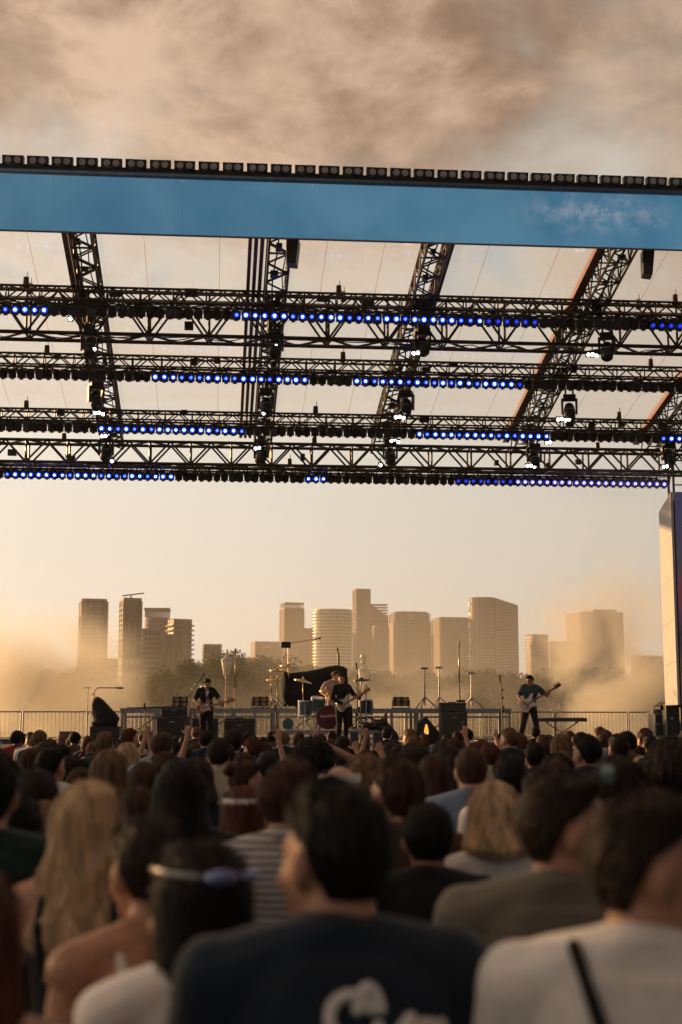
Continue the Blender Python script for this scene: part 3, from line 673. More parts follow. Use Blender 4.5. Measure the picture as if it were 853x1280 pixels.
# ------------------------------------------------------------------ park trees
def leaf_mat(name, col):
    m = bpy.data.materials.new(name); m.use_nodes = True; nt = m.node_tree; nt.nodes.clear()
    out = N(nt, 'ShaderNodeOutputMaterial'); d = N(nt, 'ShaderNodeBsdfDiffuse'); t = N(nt, 'ShaderNodeBsdfTranslucent'); mx = N(nt, 'ShaderNodeMixShader', i_0=0.4)
    tc = N(nt, 'ShaderNodeTexCoord'); nz = N(nt, 'ShaderNodeTexNoise', i_Scale=0.8, i_Detail=3.0); L(nt, tc.outputs['Object'], nz.inputs['Vector'])
    c = ramp(nt, nz.outputs[0], [(0.3, tuple(x*0.6 for x in col)), (0.7, tuple(x*1.4 for x in col))])
    L(nt, c, d.inputs[0]); L(nt, c, t.inputs[0]); L(nt, d.outputs[0], mx.inputs[1]); L(nt, t.outputs[0], mx.inputs[2]); L(nt, mx.outputs[0], out.inputs[0]); return m
LEAF = [leaf_mat('leaves_dark', (0.055, 0.07, 0.025)), leaf_mat('leaves_olive', (0.085, 0.085, 0.03))]
BARK = mat('bark', (0.07, 0.05, 0.035), 0.9, 0, 0.3, 3, 0.5)
def tree_mesh(seed):
    rnd = random.Random(seed); tr = MB(); H = 10.0
    tr.tube((0, 0, 0), (0.1, 0, 3.2), 0.38, 0.27, 8); tr.tube((0.1, 0, 3.2), (0.2, 0.1, 7.2), 0.27, 0.1, 7)
    clumps = []
    for i in range(46):
        th = rnd.uniform(0, 2*math.pi); ph = rnd.uniform(-0.62, 1.0); rr = rnd.uniform(0.45, 1.0)**0.6
        c = Vector((3.9*rr*math.cos(th)*math.cos(ph*1.3), 3.9*rr*math.sin(th)*math.cos(ph*1.3), 5.0+4.2*rr*math.sin(ph*1.45)))
        clumps.append((c, rnd.uniform(0.75, 1.55)))
        if i < 9: tr.tube((0.1, 0, 2.6+0.3*i), c*0.9+Vector((0, 0, 0.6)), 0.12, 0.03, 5)
    V = np.zeros((0, 3)); n_leaf = 0; Vs = []; 
    for c, r in clumps:
        n = int(150*r*r)
        for _ in range(n):
            d = Vector((rnd.gauss(0, 1), rnd.gauss(0, 1), rnd.gauss(0, .8))); d.normalize(); p = c + d*r*(rnd.uniform(0.2, 1.0)**0.5)*rnd.uniform(.85, 1.15)
            q = Quaternion((rnd.gauss(0, 1), rnd.gauss(0, 1), rnd.gauss(0, 1), rnd.gauss(0, 1))); q.normalize(); s = rnd.uniform(0.10, 0.22)
            Vs += [p+q @ Vector((-s, 0, 0)), p+q @ Vector((0, -s*.55, 0)), p+q @ Vector((s, 0, .05)), p+q @ Vector((0, s*.55, 0))]
    F = [(4*i, 4*i+1, 4*i+2, 4*i+3) for i in range(len(Vs)//4)]
    me = bpy.data.meshes.new('crown'); me.from_pydata([tuple(v) for v in Vs], [], F)
    tm = tr.build_mesh('trunk', True); tm.materials.append(BARK); return tm, me
TREES = [tree_mesh(s) for s in (1, 2, 3)]
CROWN = []
for tm, me in TREES:
    for lm in LEAF: c = me.copy(); c.materials.append(lm); CROWN.append((tm, c))
rnd = random.Random(11)
tree_px = [(-20, 838, 130), (25, 832, 150), (66, 829, 165), (104, 842, 140), (140, 853, 120), (176, 846, 125), (212, 834, 150), (248, 822, 160), (284, 811, 165), (316, 812, 170), (346, 822, 160), (378, 829, 190), (410, 834, 210),
           (440, 834, 230), (472, 832, 220), (505, 838, 240), (538, 835, 235), (572, 838, 250), (606, 834, 240), (640, 835, 230), (672, 838, 220), (704, 832, 200), (738, 828, 180), (772, 832, 165), (806, 848, 130), (838, 842, 130), (870, 838, 130)]
for i, (px, py, D) in enumerate(tree_px):
    H = Z_at(py, D, px); p = (X_at(px, D), D, 0); s = H/10.2
    k = rnd.randrange(len(CROWN)); t = thing('park_tree', 'x', 'tree', p, rnd.uniform(0, 6.28), 'park trees behind the stage')
    sx = max(s*rnd.uniform(0.95, 1.25), 3.0*D/FPX*6.2/3.9/1.0*0.9); t.scale = (sx, sx, s)
    obj('trunk', CROWN[k][0], t); obj('crown', CROWN[k][1], t)
    zone = 'left of the craned tower' if px < 150 else 'below the balconied blocks, behind the sunburst guitarist' if px < 330 else 'below the round tower, behind the drum kit' if px < 520 else 'below the twin-winged tower' if px < 690 else 'beside the thick smoke plume and screen tower'
    t['label'] = ('dark' if k % 2 == 0 else 'olive green')+' leafy park tree '+zone
# trees added out of view beside the field to shade part of the crowd
for i, (pp, H) in enumerate([(-3.0, 13.2), (2.5, 13.3), (8.0, 12.9), (13.0, 12.4)]):
    k = i % len(CROWN); q = V_ = Vector((0.616*pp-0.788*(62+3*(i % 2)), 0.788*pp+0.616*(62+3*(i % 2)), 0)); s = H/10.2
    t = thing('park_tree', ['tall park tree at the side of the field, closest to the crowd', 'park tree second along the side of the field from the crowd', 'broad park tree at the side of the field', 'lower park tree at the side of the field towards the stage'][i], 'tree', q, i*1.3, 'park trees beside the field'); t.scale = (s*0.95, s*0.95, s)
    obj('trunk', CROWN[k][0], t); obj('crown', CROWN[k][1], t)
# far low wood line that closes the gaps under the crowns
V = []; rnd = random.Random(5)
for i in range(26000):
    x = rnd.uniform(-120, 150); y = 285+rnd.uniform(-8, 8); z = abs(rnd.gauss(0, 1))*4.2*(0.8+0.3*math.sin(x*0.21)+0.25*math.sin(x*0.57)); z = min(z, 11)
    p = Vector((x, y, z)); q = Quaternion((rnd.gauss(0, 1), rnd.gauss(0, 1), rnd.gauss(0, 1), rnd.gauss(0, 1))); q.normalize(); s = rnd.uniform(0.35, 0.7)
    V += [p+q @ Vector((-s, 0, 0)), p+q @ Vector((0, -s*.6, 0)), p+q @ Vector((s, 0, .1)), p+q @ Vector((0, s*.6, 0))]
me = bpy.data.meshes.new('far_shrubbery'); me.from_pydata([tuple(v) for v in V], [], [(4*i, 4*i+1, 4*i+2, 4*i+3) for i in range(len(V)//4)]); me.materials.append(LEAF[0])
o = stuff(obj('far_shrubbery', me)); tag(o, 'hazy belt of shrubs far behind the park trees', 'shrubs')

# ------------------------------------------------------------------ haze over the park and river
hz = MB().box((0, 1500, 114.5), (6100, 3700, 231))
hm = bpy.data.materials.new('warm_haze'); hm.use_nodes = True; nt = hm.node_tree; nt.nodes.clear()
out = N(nt, 'ShaderNodeOutputMaterial'); pv = N(nt, 'ShaderNodeVolumePrincipled'); L(nt, pv.outputs[0], out.inputs['Volume'])
pv.inputs['Color'].default_value = (0.95, 0.94, 0.93, 1); pv.inputs['Density'].default_value = 0.00013; pv.inputs['Anisotropy'].default_value = 0.35
o = stuff(hz.build('haze', hm)); tag(o, 'warm golden evening haze over park and city', 'haze')

# ------------------------------------------------------------------ stage smoke
def smoke(name, label, c, size, dens, scale, seed, thr=0.42, g=0.45):
    m = MB().ell((0, 0, 0), (1, 1, 1), None, 20, 12)
    sm = bpy.data.materials.new(name); sm.use_nodes = True; nt = sm.node_tree; nt.nodes.clear()
    out = N(nt, 'ShaderNodeOutputMaterial'); pv = N(nt, 'ShaderNodeVolumePrincipled'); L(nt, pv.outputs[0], out.inputs['Volume'])
    pv.inputs['Color'].default_value = (0.99, 0.955, 0.87, 1); pv.inputs['Anisotropy'].default_value = g  # warm tint of the low sun put into the smoke colour
    tc = N(nt, 'ShaderNodeTexCoord')
    ln = N(nt, 'ShaderNodeVectorMath', operation='LENGTH'); L(nt, tc.outputs['Object'], ln.inputs[0])
    mp = N(nt, 'ShaderNodeMapping'); mp.inputs['Scale'].default_value = tuple(s*scale for s in size); mp.inputs['Location'].default_value = (seed, seed*1.7, 0); L(nt, tc.outputs['Object'], mp.inputs[0])
    nz = N(nt, 'ShaderNodeTexNoise', i_Scale=1.0, i_Detail=4.5, i_Roughness=0.55, i_Distortion=0.8); L(nt, mp.outputs[0], nz.inputs['Vector'])
    fall = ramp(nt, ln.outputs['Value'], [(0.0, 1.0), (0.98, 0.0)])
    d = math_n(nt, 'MULTIPLY', math_n(nt, 'MULTIPLY', ramp(nt, nz.outputs[0], [(thr, 0.0), (thr+0.20, 1.0)]), fall), dens)
    L(nt, d, pv.inputs['Density'])
    o = stuff(m.build(name, sm, None, mw=Matrix.Translation(c) @ Matrix.Diagonal((*size, 1)))); tag(o, label, 'smoke'); return o
p = atY(45, 870, 47); smoke('smoke_plume', 'thick golden smoke drifting behind the left end of the stage', (p.x, 47, 3.0), (4.6, 2.5, 3.4), 1.7, 0.36, 3.0, 0.38)
p = atY(765, 860, 46.5); smoke('smoke_plume', 'dense golden smoke plume rising behind the bass player', (p.x, 46.5, 3.6), (3.7, 2.3, 4.9), 1.4, 0.40, 9.0, 0.40)
p = atY(480, 880, 56); smoke('smoke_veil', 'thin golden smoke veil hanging behind the drums and bass', (p.x, 56, 3.2), (16, 7, 5.6), 0.05, 0.16, 5.0, 0.30)
p = atY(560, 890, 41.5); smoke('smoke_plume', 'low golden smoke curling over the platform behind the bass amplifier', (p.x, 45.2, 2.6), (3.6, 1.6, 1.7), 0.55, 0.5, 14.0, 0.40)
p = atY(780, 640, 41); smoke('smoke_veil', 'faint smoke under the roof beside the white screen tower', (p.x, 41, p.z), (3.0, 2.2, 2.2), 0.05, 0.35, 2.0, 0.36)
# ------------------------------------------------------------------ back rail of the stage: one barrier after another
FENY = 43.0
fz0, fz1 = DECK, Z_at(890, FENY)
PW = 2.28
def fence_panel():
    t = thing('guard_rail', 'x', 'railing'); h = fz1-fz0
    strut('top_bar', t, (0, 0, h), (PW-0.06, 0, h), 0.022, _utA); strut('bottom_bar', t, (0, 0, 0.12), (PW-0.06, 0, 0.12), 0.018, _utA)
    for x_ in (0, PW-0.06): strut('post', t, (x_, 0, 0), (x_, 0, h), 0.024, _utA)
    n = 19
    for i in range(1, n): strut('bar', t, ((PW-0.06)*i/n, 0, 0.12), ((PW-0.06)*i/n, 0, h), 0.0085, _utA)
    for x_ in (0.1, PW-0.16): MB().box((x_, 0, 0.02), (0.06, 0.5, 0.03)).build('foot', STEEL, t)
    return t
f0 = fence_panel(); x = X_at(-70, FENY); k = 0
near = ['behind the smoke beside the covered monitor', 'behind the covered monitor', 'behind the large guitar amplifier', 'behind the sunburst guitarist', 'behind the combo amplifier', 'behind the drum kit', 'behind the wedge monitors',
        'behind the grey bass amplifier', 'behind the boom-less microphone stand', 'behind the bass player and keyboard', 'in the dense smoke plume', 'beside the flight cases', 'past the screen tower', 'past the tower end']
while x < X_at(870, FENY):
    t = f0 if k == 0 else copy_tree(f0)
    t.location = (x, FENY+0.02*(k % 2), DECK); t['label'] = 'galvanised guard rail panel '+near[k]; t['group'] = 'guard rail panels at the back of the stage'; x += PW; k += 1

# ------------------------------------------------------------------ long platform at the back of the stage
RY = 38.9; rz1 = Z_at(886, RY)
def riser(x0, x1, label):
    t = thing('platform', label, 'platform', (x0, RY, DECK)); w = x1-x0; h = rz1-DECK
    MB().box((w/2, 0.75, h-0.04), (w-0.012, 1.5, 0.08)).build('top_board', PLY, t)
    MB().box((w/2, -0.012, h-0.055), (w-0.02, 0.03, 0.13)).build('front_beam', STEEL, t)
    for x_ in (0.06, w/2, w-0.06):
        for y_ in (0.06, 1.4): MB().box((x_, y_, (h-0.1)/2), (0.07, 0.07, h-0.1)).build('leg', STEEL, t)
    for z_ in (0.10, h-0.22): MB().box((w/2, 0.06, z_), (w-0.2, 0.04, 0.05)).build('cross_bar', STEEL, t)
    MB().tube((0.06, 1.4, 0.1), (w/2, 1.4, h-0.15), 0.02).build('diagonal_brace', STEEL, t)
    for i in range(14): strut('baluster', t, (0.2+(w-0.4)*i/13, 1.42, 0.1), (0.2+(w-0.4)*i/13, 1.42, h-0.15), 0.009, _utA)
    return t
rpx = [150, 240, 345, 455, 525, 640]
rl = ['behind the large guitar amplifier', 'behind the sunburst guitarist and combo amplifier', 'behind the drum kit', 'behind the wedge monitors', 'behind the grey bass amplifier stack']
for a, b_, l in zip(rpx[:-1], rpx[1:], rl): riser(X_at(a, RY), X_at(b_, RY), 'steel framed stage platform '+l)
MB_ = MB().box((0, 0, 0), (1.6, 0.3, 0.05), Euler((0, -0.03, 0)).to_matrix())
tag(MB_.build('plank', PLY, None, loc=(X_at(195, RY), RY+0.3, rz1+0.03)), 'thin black board lying on the platform beside the amplifier head', 'board')

# ------------------------------------------------------------------ amplifiers
def amp(name, label, x0, x1, y0, y1, Y, d, grille=True, matc=TOLEX, gm=GRILL, knobs=True, zb=None, cat='amplifier'):
    zb = Z_at(y1, Y) if zb is None else zb; zt_ = Z_at(y0, Y); xa, xb = X_at(x0, Y), X_at(x1, Y); w = xb-xa; h = zt_-zb
    t = thing(name, label, cat, ((xa+xb)/2, Y, zb), 0)
    MB().box((0, d/2, h/2), (w, d, h)).build('cabinet', matc, t, bevel=0.02)
    if grille:
        gh = h*(0.74 if knobs else 0.9)
        MB().box((0, -0.008, h*0.04+gh/2), (w*0.92, 0.02, gh)).build('grille', gm, t)
        MB().box((0, -0.022, h*0.04+gh*0.88), (w*0.18, 0.008, 0.03)).build('badge', ALU, t)
        fr = MB()
        for s in (-1, 1): fr.box((s*w*0.455, -0.016, h*0.04+gh/2), (0.016, 0.03, gh))
        for z_ in (h*0.04, h*0.04+gh): fr.box((0, -0.016, z_), (w*0.925, 0.03, 0.014))
        fr.build('piping', GREY, t)
    if knobs:
        MB().box((0, -0.006, h*0.89), (w*0.9, 0.016, h*0.13)).build('control_panel', DARKM, t)
        for i in range(8): MB().tube((-w*0.36+i*w*0.1, -0.012, h*0.89), (-w*0.36+i*w*0.1, -0.035, h*0.89), 0.014, 0.012, 8).build('knob', ALU, t)
    MB().box((0, d/2, h+0.012), (w*0.3, 0.03, 0.02)).build('handle', GREY, t)
    for sx_ in (-1, 1):
        for sz in (0.03, h-0.03): MB().box((sx_*(w/2-0.02), 0.0, sz), (0.045, 0.012, 0.045)).build('corner', DARKM, t)
    return t
AY = 37.0
amp('amplifier_cabinet', 'large black guitar cabinet with a grille, under the amplifier head', 195.5, 235, 897, 929, AY, 0.4, knobs=False)
amp('guitar_amplifier', 'wide black amplifier head on the large guitar cabinet', 201, 234, 884.5, 896.5, AY+0.02, 0.3, grille=True)
amp('combo_amplifier', 'black combo amplifier on the low stand beside the sunburst guitarist', 280.5, 318.5, 898, 926, AY, 0.35)
amp('speaker_cabinet', 'plain black cabinet behind the sunburst guitarist legs', 240, 273, 898, 929, AY+0.35, 0.3, knobs=False)
GA = mat('grey_amp_cover', (0.06, 0.055, 0.052), 0.85, 0, 0.2, 12)
amp('bass_cabinet', 'tall grey bass cabinet behind a raised hand', 552, 585, 890, 930, AY, 0.45, grille=True, matc=GA, gm=GA, knobs=False)
amp('bass_amplifier_head', 'grey bass amplifier head on the tall bass cabinet', 551, 583, 878, 889.5, AY+0.02, 0.4, grille=False, matc=GA, knobs=True)
o = MB().box((0, 0, 0.03), (0.2, 0.2, 0.06)); tag(o.build('pedal_tuner', BLK, None, loc=(X_at(578, AY), AY+0.2, Z_at(877.5, AY))), 'small black box on top of the bass amplifier head', 'box')
# low stands for the amplifiers
def bench(label, x0, x1, ytop, Y, d=0.6, name='low_stand', cat='stand'):
    xa, xb = X_at(x0, Y), X_at(x1, Y); zt_ = Z_at(ytop, Y); w = xb-xa; t = thing(name, label, cat, (xa, Y, DECK)); h = max(zt_-DECK, 0.12)
    MB().box((w/2, d/2, h-0.025), (w, d, 0.05)).build('top', STEEL, t)
    for x_ in (0.04, w-0.04):
        for y_ in (0.04, d-0.04): MB().box((x_, y_, (h-0.05)/2), (0.05, 0.05, h-0.05)).build('leg', STEEL, t)
    MB().box((w/2, 0.03, h*0.45), (w-0.1, 0.03, 0.03)).build('rail', STEEL, t); return t
bench('low steel stand beside the covered monitor', 52, 108, 927, 38.2)
# ------------------------------------------------------------------ four-cell blinders on the platform
LIT = mat('warm_lamp_glass', (0.30, 0.20, 0.10), 0.1, 0.4, 0.2, 20)
def blinder(px, label):
    Y = RY+0.5; t = thing('blinder_light', label, 'stage light', (X_at(px, Y), Y, rz1)); 
    h = Z_at(870, Y)-rz1
    MB().box((0, 0.1, h*0.58), (0.44, 0.18, h*0.74)).build('housing', BLK, t, bevel=0.01)
    for i in (-1, 1):
        for j in (-1, 1):
            q = Vector((0, -1, 0)).to_track_quat('Z', 'Y')
            MB().lathe([(0.075, 0.0), (0.07, 0.03), (0.03, 0.012)], (i*0.1, 0.008, h*0.58+j*h*0.17), 12, q).build('lamp_cell', LIT, t)
    yk = MB(); yk.box((-0.24, 0.1, h*0.4), (0.02, 0.05, h*0.6)); yk.box((0.24, 0.1, h*0.4), (0.02, 0.05, h*0.6)); yk.box((0, 0.1, 0.02), (0.5, 0.22, 0.04)); yk.build('yoke', BLK, t)
blinder(225, 'four-cell black blinder light above the amplifier head'); blinder(325, 'four-cell black blinder light between the lamp post and drum kit'); blinder(502, 'four-cell black blinder light behind the wedge monitors')

# ------------------------------------------------------------------ stands
def tripod(t, h_leg=0.22, r=0.3, n=3, m=DARKM, rr=0.011, a0=0.4):
    for i in range(n):
        a = a0+2*math.pi*i/n; MB().tube((0, 0, h_leg), (r*math.cos(a), r*math.sin(a), 0.015), rr, None, 6).build('leg', m, t)
def mic_stand(label, px, y0, y1, Y, boom=None, m=DARKM, zb=None, mic=True, name='microphone_stand', r=0.013, lean=0.0):
    zb = DECK if zb is None else zb; t = thing(name, label, 'stand', (X_at(px, Y), Y, zb)); h = Z_at(y0, Y)-zb
    tripod(t, m=m)
    MB().tube((0, 0, 0.1), (lean*0.5, 0, h*0.55), r*1.3, None, 8).build('lower_tube', m, t); MB().tube((lean*0.5, 0, h*0.55), (lean, 0, h), r, None, 8).build('upper_tube', m, t)
    MB().tube((lean*.5, -0.02, h*0.55), (lean*.5+0.04, -0.05, h*0.55), 0.025).build('clutch', m, t)
    if boom:
        (bx0, by0), (bx1, by1) = boom; a = Vector((X_at(bx0, Y)-X_at(px, Y), 0, Z_at(by0, Y)-zb)); b_ = Vector((X_at(bx1, Y)-X_at(px, Y), -0.1, Z_at(by1, Y)-zb))
        bo = MB().tube(a, b_, r*0.9, None, 8).build('boom', m, t)
        if mic:
            d = (b_-a).normalized(); mm = MB().tube(b_, b_+d*0.14, 0.016, 0.022, 8); mm.ell(b_+d*0.17, (0.03, 0.03, 0.035)); mm.build('microphone', BLK, bo)
    elif mic: mm = MB().tube((lean, 0, h), (lean-0.03, -0.05, h+0.13), 0.014, 0.02, 8); mm.ell((lean-0.035, -0.06, h+0.16), (0.028, 0.028, 0.034)); mm.build('microphone', BLK, t)
    return t
mic_stand('microphone stand with a T-bar beside the covered monitor', 109, 861, 930, 36.5, ((105, 860.5), (113, 860.5)), ALU, mic=False)
bst = mic_stand('boom microphone stand rising from behind the covered monitor', 117, 866, 930, 37.2, ((114, 870), (121, 860.5)), DARKM, mic=False)
o = bst; _e = obj('boom_arm', MB().tube((0, 0, 0), (0.62, 0, 0), 0.014), bst, DARKM, loc=(X_at(121, 37.2)-X_at(117, 37.2), 0, Z_at(860.5, 37.2)-DECK)); o = _e
MB().tube((0.48, 0, 0), (0.66, 0, -0.005), 0.024).build('counterweight', BLK, o)
mic_stand('thin microphone stand in front of the large guitar amplifier', 182, 889, 930, 36.0, None, DARKM)
mic_stand('microphone stand between the combo amplifier and drum kit', 345, 890, 930, 36.2, None, DARKM)
mic_stand('straight microphone stand the sunburst guitarist sings into', 236, 868, 932, 33.9, ((236, 872), (249, 851)), DARKM, r=0.011)
mic_stand('tall straight microphone stand with clips beside the bass player', 629.5, 853, 930, 34.6, None, DARKM, lean=-0.05)
mic_stand('short microphone stand close to the bass player', 637, 892, 930, 34.9, None, DARKM, mic=False)
for i, z_ in enumerate((862, 872, 884)):
    o = MB().box((0, 0, 0), (0.05, 0.05, 0.07)); tag(o.build('cable_clip', BLK, None, loc=(X_at(628.4+i*0.4, 34.57), 34.57, Z_at(z_, 34.57))), ['top', 'middle', 'lowest'][i]+' black clip on the tall straight microphone stand', 'clip')
# bare tripod stands on the platform
def t_stand(px, y0, Y, label, m=DARKM):
    t = thing('tripod_stand', label, 'stand', (X_at(px, Y), Y, rz1)); h = Z_at(y0, Y)-rz1
    for i in range(3):
        a = 0.1+2*math.pi*i/3; MB().tube((0, 0, 0.34), (0.38*math.cos(a), 0.38*math.sin(a), 0.01), 0.017).build('leg', m, t)
    MB().tube((0, 0, 0.1), (0, 0, h*0.6), 0.022).build('lower_tube', m, t); MB().tube((0, 0, h*0.6), (0, 0, h), 0.016).build('upper_tube', m, t)
    MB().box((0, 0, h+0.02), (0.2, 0.06, 0.05)).build('top_plate', m, t)
t_stand(531.5, 836, RY+0.6, 'bare tripod stand on the platform nearer the wedge monitors'); t_stand(549.5, 835, RY+0.7, 'bare tripod stand on the platform next to the bass amplifier', STEEL)
t_stand(590, 842, RY+1.0, 'bare tripod stand on the platform beyond the bass amplifier', STEEL)
def pole(px, y0, Y, label, r=0.03, m=CHROME):
    t = thing('lighting_pole', label, 'pole', (X_at(px, Y), Y, DECK if Y < 43.5 else 0)); h = Z_at(y0, Y)-t.location.z
    MB().tube((0, 0, 0.01), (0, 0, h*0.6), r, None, 10).build('lower_tube', m, t, smooth=True); MB().tube((0, 0, h*0.6), (0, 0, h), r*0.7, None, 10).build('upper_tube', m, t, smooth=True)
    MB().tube((0, 0, h), (0, 0, h+0.12), r*0.9).build('cap', BLK, t); MB().box((0, 0, 0.02), (0.4, 0.4, 0.03)).build('base_plate', DARKM, t)
GOLDM = mat('brassy_pole', (0.62, 0.46, 0.26), 0.3, 0.8, 0.1, 6)  # golden sunlight on the poles is put into this metal colour
pole(575, 806, 41.5, 'tall shiny pole catching gold sunlight behind the bass amplifier', 0.032, GOLDM)
pole(293.5, 816, 42.0, 'tall thin pole with a black top beside the lamp post', 0.028, GOLDM)
mic_stand('overhead microphone stand with a long boom above the drums', 360, 808, 880, 39.6, ((352, 806), (392, 799.5)), GOLDM, zb=rz1)
o = MB().box((0, 0, 0), (0.26, 0.1, 0.17)); tag(o.build('boom_counterweight', BLK, None, loc=(X_at(357, 39.55), 39.52, Z_at(806.5, 39.55))), 'black box counterweight on the long overhead boom', 'counterweight')

# ------------------------------------------------------------------ drum kit on its riser
DY = 36.3; dz = Z_at(913, DY)
t = thing('drum_riser', 'low steel drum riser under the teal drum kit', 'platform', (X_at(355, DY-0.9), DY-0.9, DECK)); w = X_at(472, DY)-X_at(355, DY); h = dz-DECK
for i in range(3): MB().box((w*(i+0.5)/3, 1.1, h-0.04), (w/3-0.01, 2.2, 0.08)).build('top_board', PLY, t)
MB().box((w/2, -0.015, h-0.05), (w, 0.03, 0.1)).build('front_beam', STEEL, t)
for i in range(4):
    for y_ in (0.05, 2.1): MB().box((0.05+(w-0.1)*i/3, y_, (h-0.09)/2), (0.06, 0.06, h-0.09)).build('leg', STEEL, t)
REDH = mat('red_drum_head', (0.13, 0.012, 0.02), 0.4, 0, 0.35, 4)
q_y = Vector((0, -1, 0)).to_track_quat('Z', 'Y')
def drum(label, px, py, Y, r, depth, q=None, head=PWHT, legs=None, name='drum', shell=TEAL, foot=None):
    p = atY(px, py, Y); t = thing(name, label, 'drum', p); q = q or Quaternion()
    MB().lathe([(r, -depth/2), (r, depth/2)], (0, 0, 0), 24, q, caps=False).build('shell', shell, t, smooth=True)
    for s in (-1, 1):
        MB().lathe([(r*1.03, s*depth/2-0.02), (r*1.03, s*depth/2+0.02)], (0, 0, 0), 24, q, caps=False).build('hoop', CHROME, t, smooth=True)
        MB().lathe([(r*0.99, s*depth/2), (r*0.99, s*(depth/2+0.008))], (0, 0, 0), 24, q).build('drum_head', head if s > 0 else PWHT, t)
    for i in range(8):
        a = 2*math.pi*i/8; v = q @ Vector((r*1.02*math.cos(a), r*1.02*math.sin(a), -depth*.35)); v2 = q @ Vector((r*1.02*math.cos(a), r*1.02*math.sin(a), depth*.35))
        MB().tube(v, v2, 0.01, None, 5).build('lug', CHROME, t)
    if foot is not None:
        for i in range(3):
            a = 0.5+2*math.pi*i/3; MB().tube((r*1.04*math.cos(a), r*1.04*math.sin(a), 0.05), (r*1.1*math.cos(a), r*1.1*math.sin(a), foot-p.z), 0.012, None, 6).build('leg', CHROME, t)
    return t
bd = drum('red-headed bass drum with a white scrawl at the front of the kit', 409, 897, DY-0.6, 0.29, 0.40, q_y, REDH, name='bass_drum')
sc = MB(); pts = [Vector((-0.19+0.38*i/24, -0.225, 0.03+0.035*math.sin(i*1.5)*(1 if i % 5 else 0.3)+0.01*i/24)) for i in range(25)]; sc.path(pts, 0.009, 5); sc.build('painted_scrawl', PWHT, bd)
MB().ell((0.02, -0.215, -0.11), (0.05, 0.008, 0.05)).build('sound_port', BLK, bd)
for s in (-1, 1): MB().tube((s*0.25, -0.1, -0.15), (s*0.36, -0.2, dz-bd.location.z), 0.012).build('spur', CHROME, bd)
drum('teal floor tom standing beside the bass drum', 381, 885.5, DY-0.25, 0.17, 0.36, None, PWHT, name='floor_tom', foot=dz)
drum('teal rack tom mounted above the bass drum', 397, 880, DY-0.3, 0.18, 0.30, Euler((0.25, 0.1, 0)).to_quaternion(), PWHT, name='rack_tom')
drum('small teal drum lying on the drum riser', 360, 905, DY-0.4, 0.14, 0.22, q_y, TEAL, name='spare_drum')
drum('teal snare drum between the rack tom and drummer', 416, 884, DY+0.2, 0.17, 0.15, None, PWHT, name='snare_drum', foot=dz)
def cymbal(label, px, py, Y, r, tilt, zb=None, m=GOLDM, bell=BRASS, pxb=None):
    zb = dz if zb is None else zb; p = atY(px, py, Y); t = thing('cymbal_stand', label, 'cymbal', (p.x, Y, zb)); h = p.z-zb
    tripod(t, 0.28, 0.3, 3, CHROME, 0.012); MB().tube((0, 0, 0.1), (0, 0, h*0.55), 0.019, None, 8).build('lower_tube', m, t, smooth=True); MB().tube((0, 0, h*0.55), (0, 0, h), 0.013, None, 8).build('upper_tube', m, t, smooth=True)
    q = Euler((R(10), R(tilt), 0)).to_quaternion()
    MB().lathe([(r, -0.025), (r*0.6, -0.003), (r*0.22, 0.012), (r*0.18, 0.035), (0.02, 0.05)], (0, 0, h), 24, q).build('cymbal', bell, t, smooth=True)
    MB().tube((0, 0, h), (0, 0, h+0.09), 0.012).build('wing_nut', CHROME, t)
    return t
cymbal('tilted crash cymbal above the teal floor tom', 379, 850.5, DY-0.2, 0.24, 14)
cymbal('bronze cymbal on a brassy stand near the overhead boom', 347, 837, 39.3, 0.24, 2, rz1)
cymbal('thin upper cymbal beside the drape, just under the long boom', 361, 832, 39.5, 0.26, 6, rz1)
cymbal('small cymbal on a thick brassy stand at the end of the cymbal row', 339.5, 849, 39.2, 0.15, 0, rz1)
cymbal('dark ride cymbal held high behind the white guitar player', 452, 849, DY, 0.24, -4, bell=mat('dark_cymbal', (0.08, 0.06, 0.035), 0.35, 0.8, 0.2, 8))
cymbal('hi-hat cymbal level with the drummer chest', 408, 863, DY, 0.19, 3)
cymbal('small splash cymbal under the dark ride cymbal', 449, 865, DY+0.1, 0.16, 4)
mic_stand('drum microphone stand beside the dark ride cymbal', 447, 838, 912, DY+0.3, None, DARKM, zb=dz)
mic_stand('drum microphone stand with a short boom right of the ride cymbal', 458, 855, 912, DY+0.2, ((458, 862), (452, 870)), DARKM, zb=dz)
drum('dark floor tom under the ride cymbal', 457, 884, DY-0.1, 0.19, 0.36, None, PWHT, name='floor_tom', foot=dz, shell=BLK)
pk = thing('cable_heap', 'heap of black cables and pedals at the edge of the drum riser', 'cables', (X_at(462, DY-.5), DY-0.5, dz)); 
for i in range(14):
    a = random.uniform(0, 6.28); c = Vector((random.uniform(-.2, .3), random.uniform(-.2, .2), 0.04+0.02*i)); MB().path([c+Vector((0.17*math.cos(a+k*0.7), 0.17*math.sin(a+k*0.7), 0.03*math.sin(k*1.3+i))) for k in range(9)], 0.016, 5).build('cable', BLK, pk)
MB().box((0, 0, 0.06), (0.4, 0.25, 0.12)).build('pedal', BLK, pk)
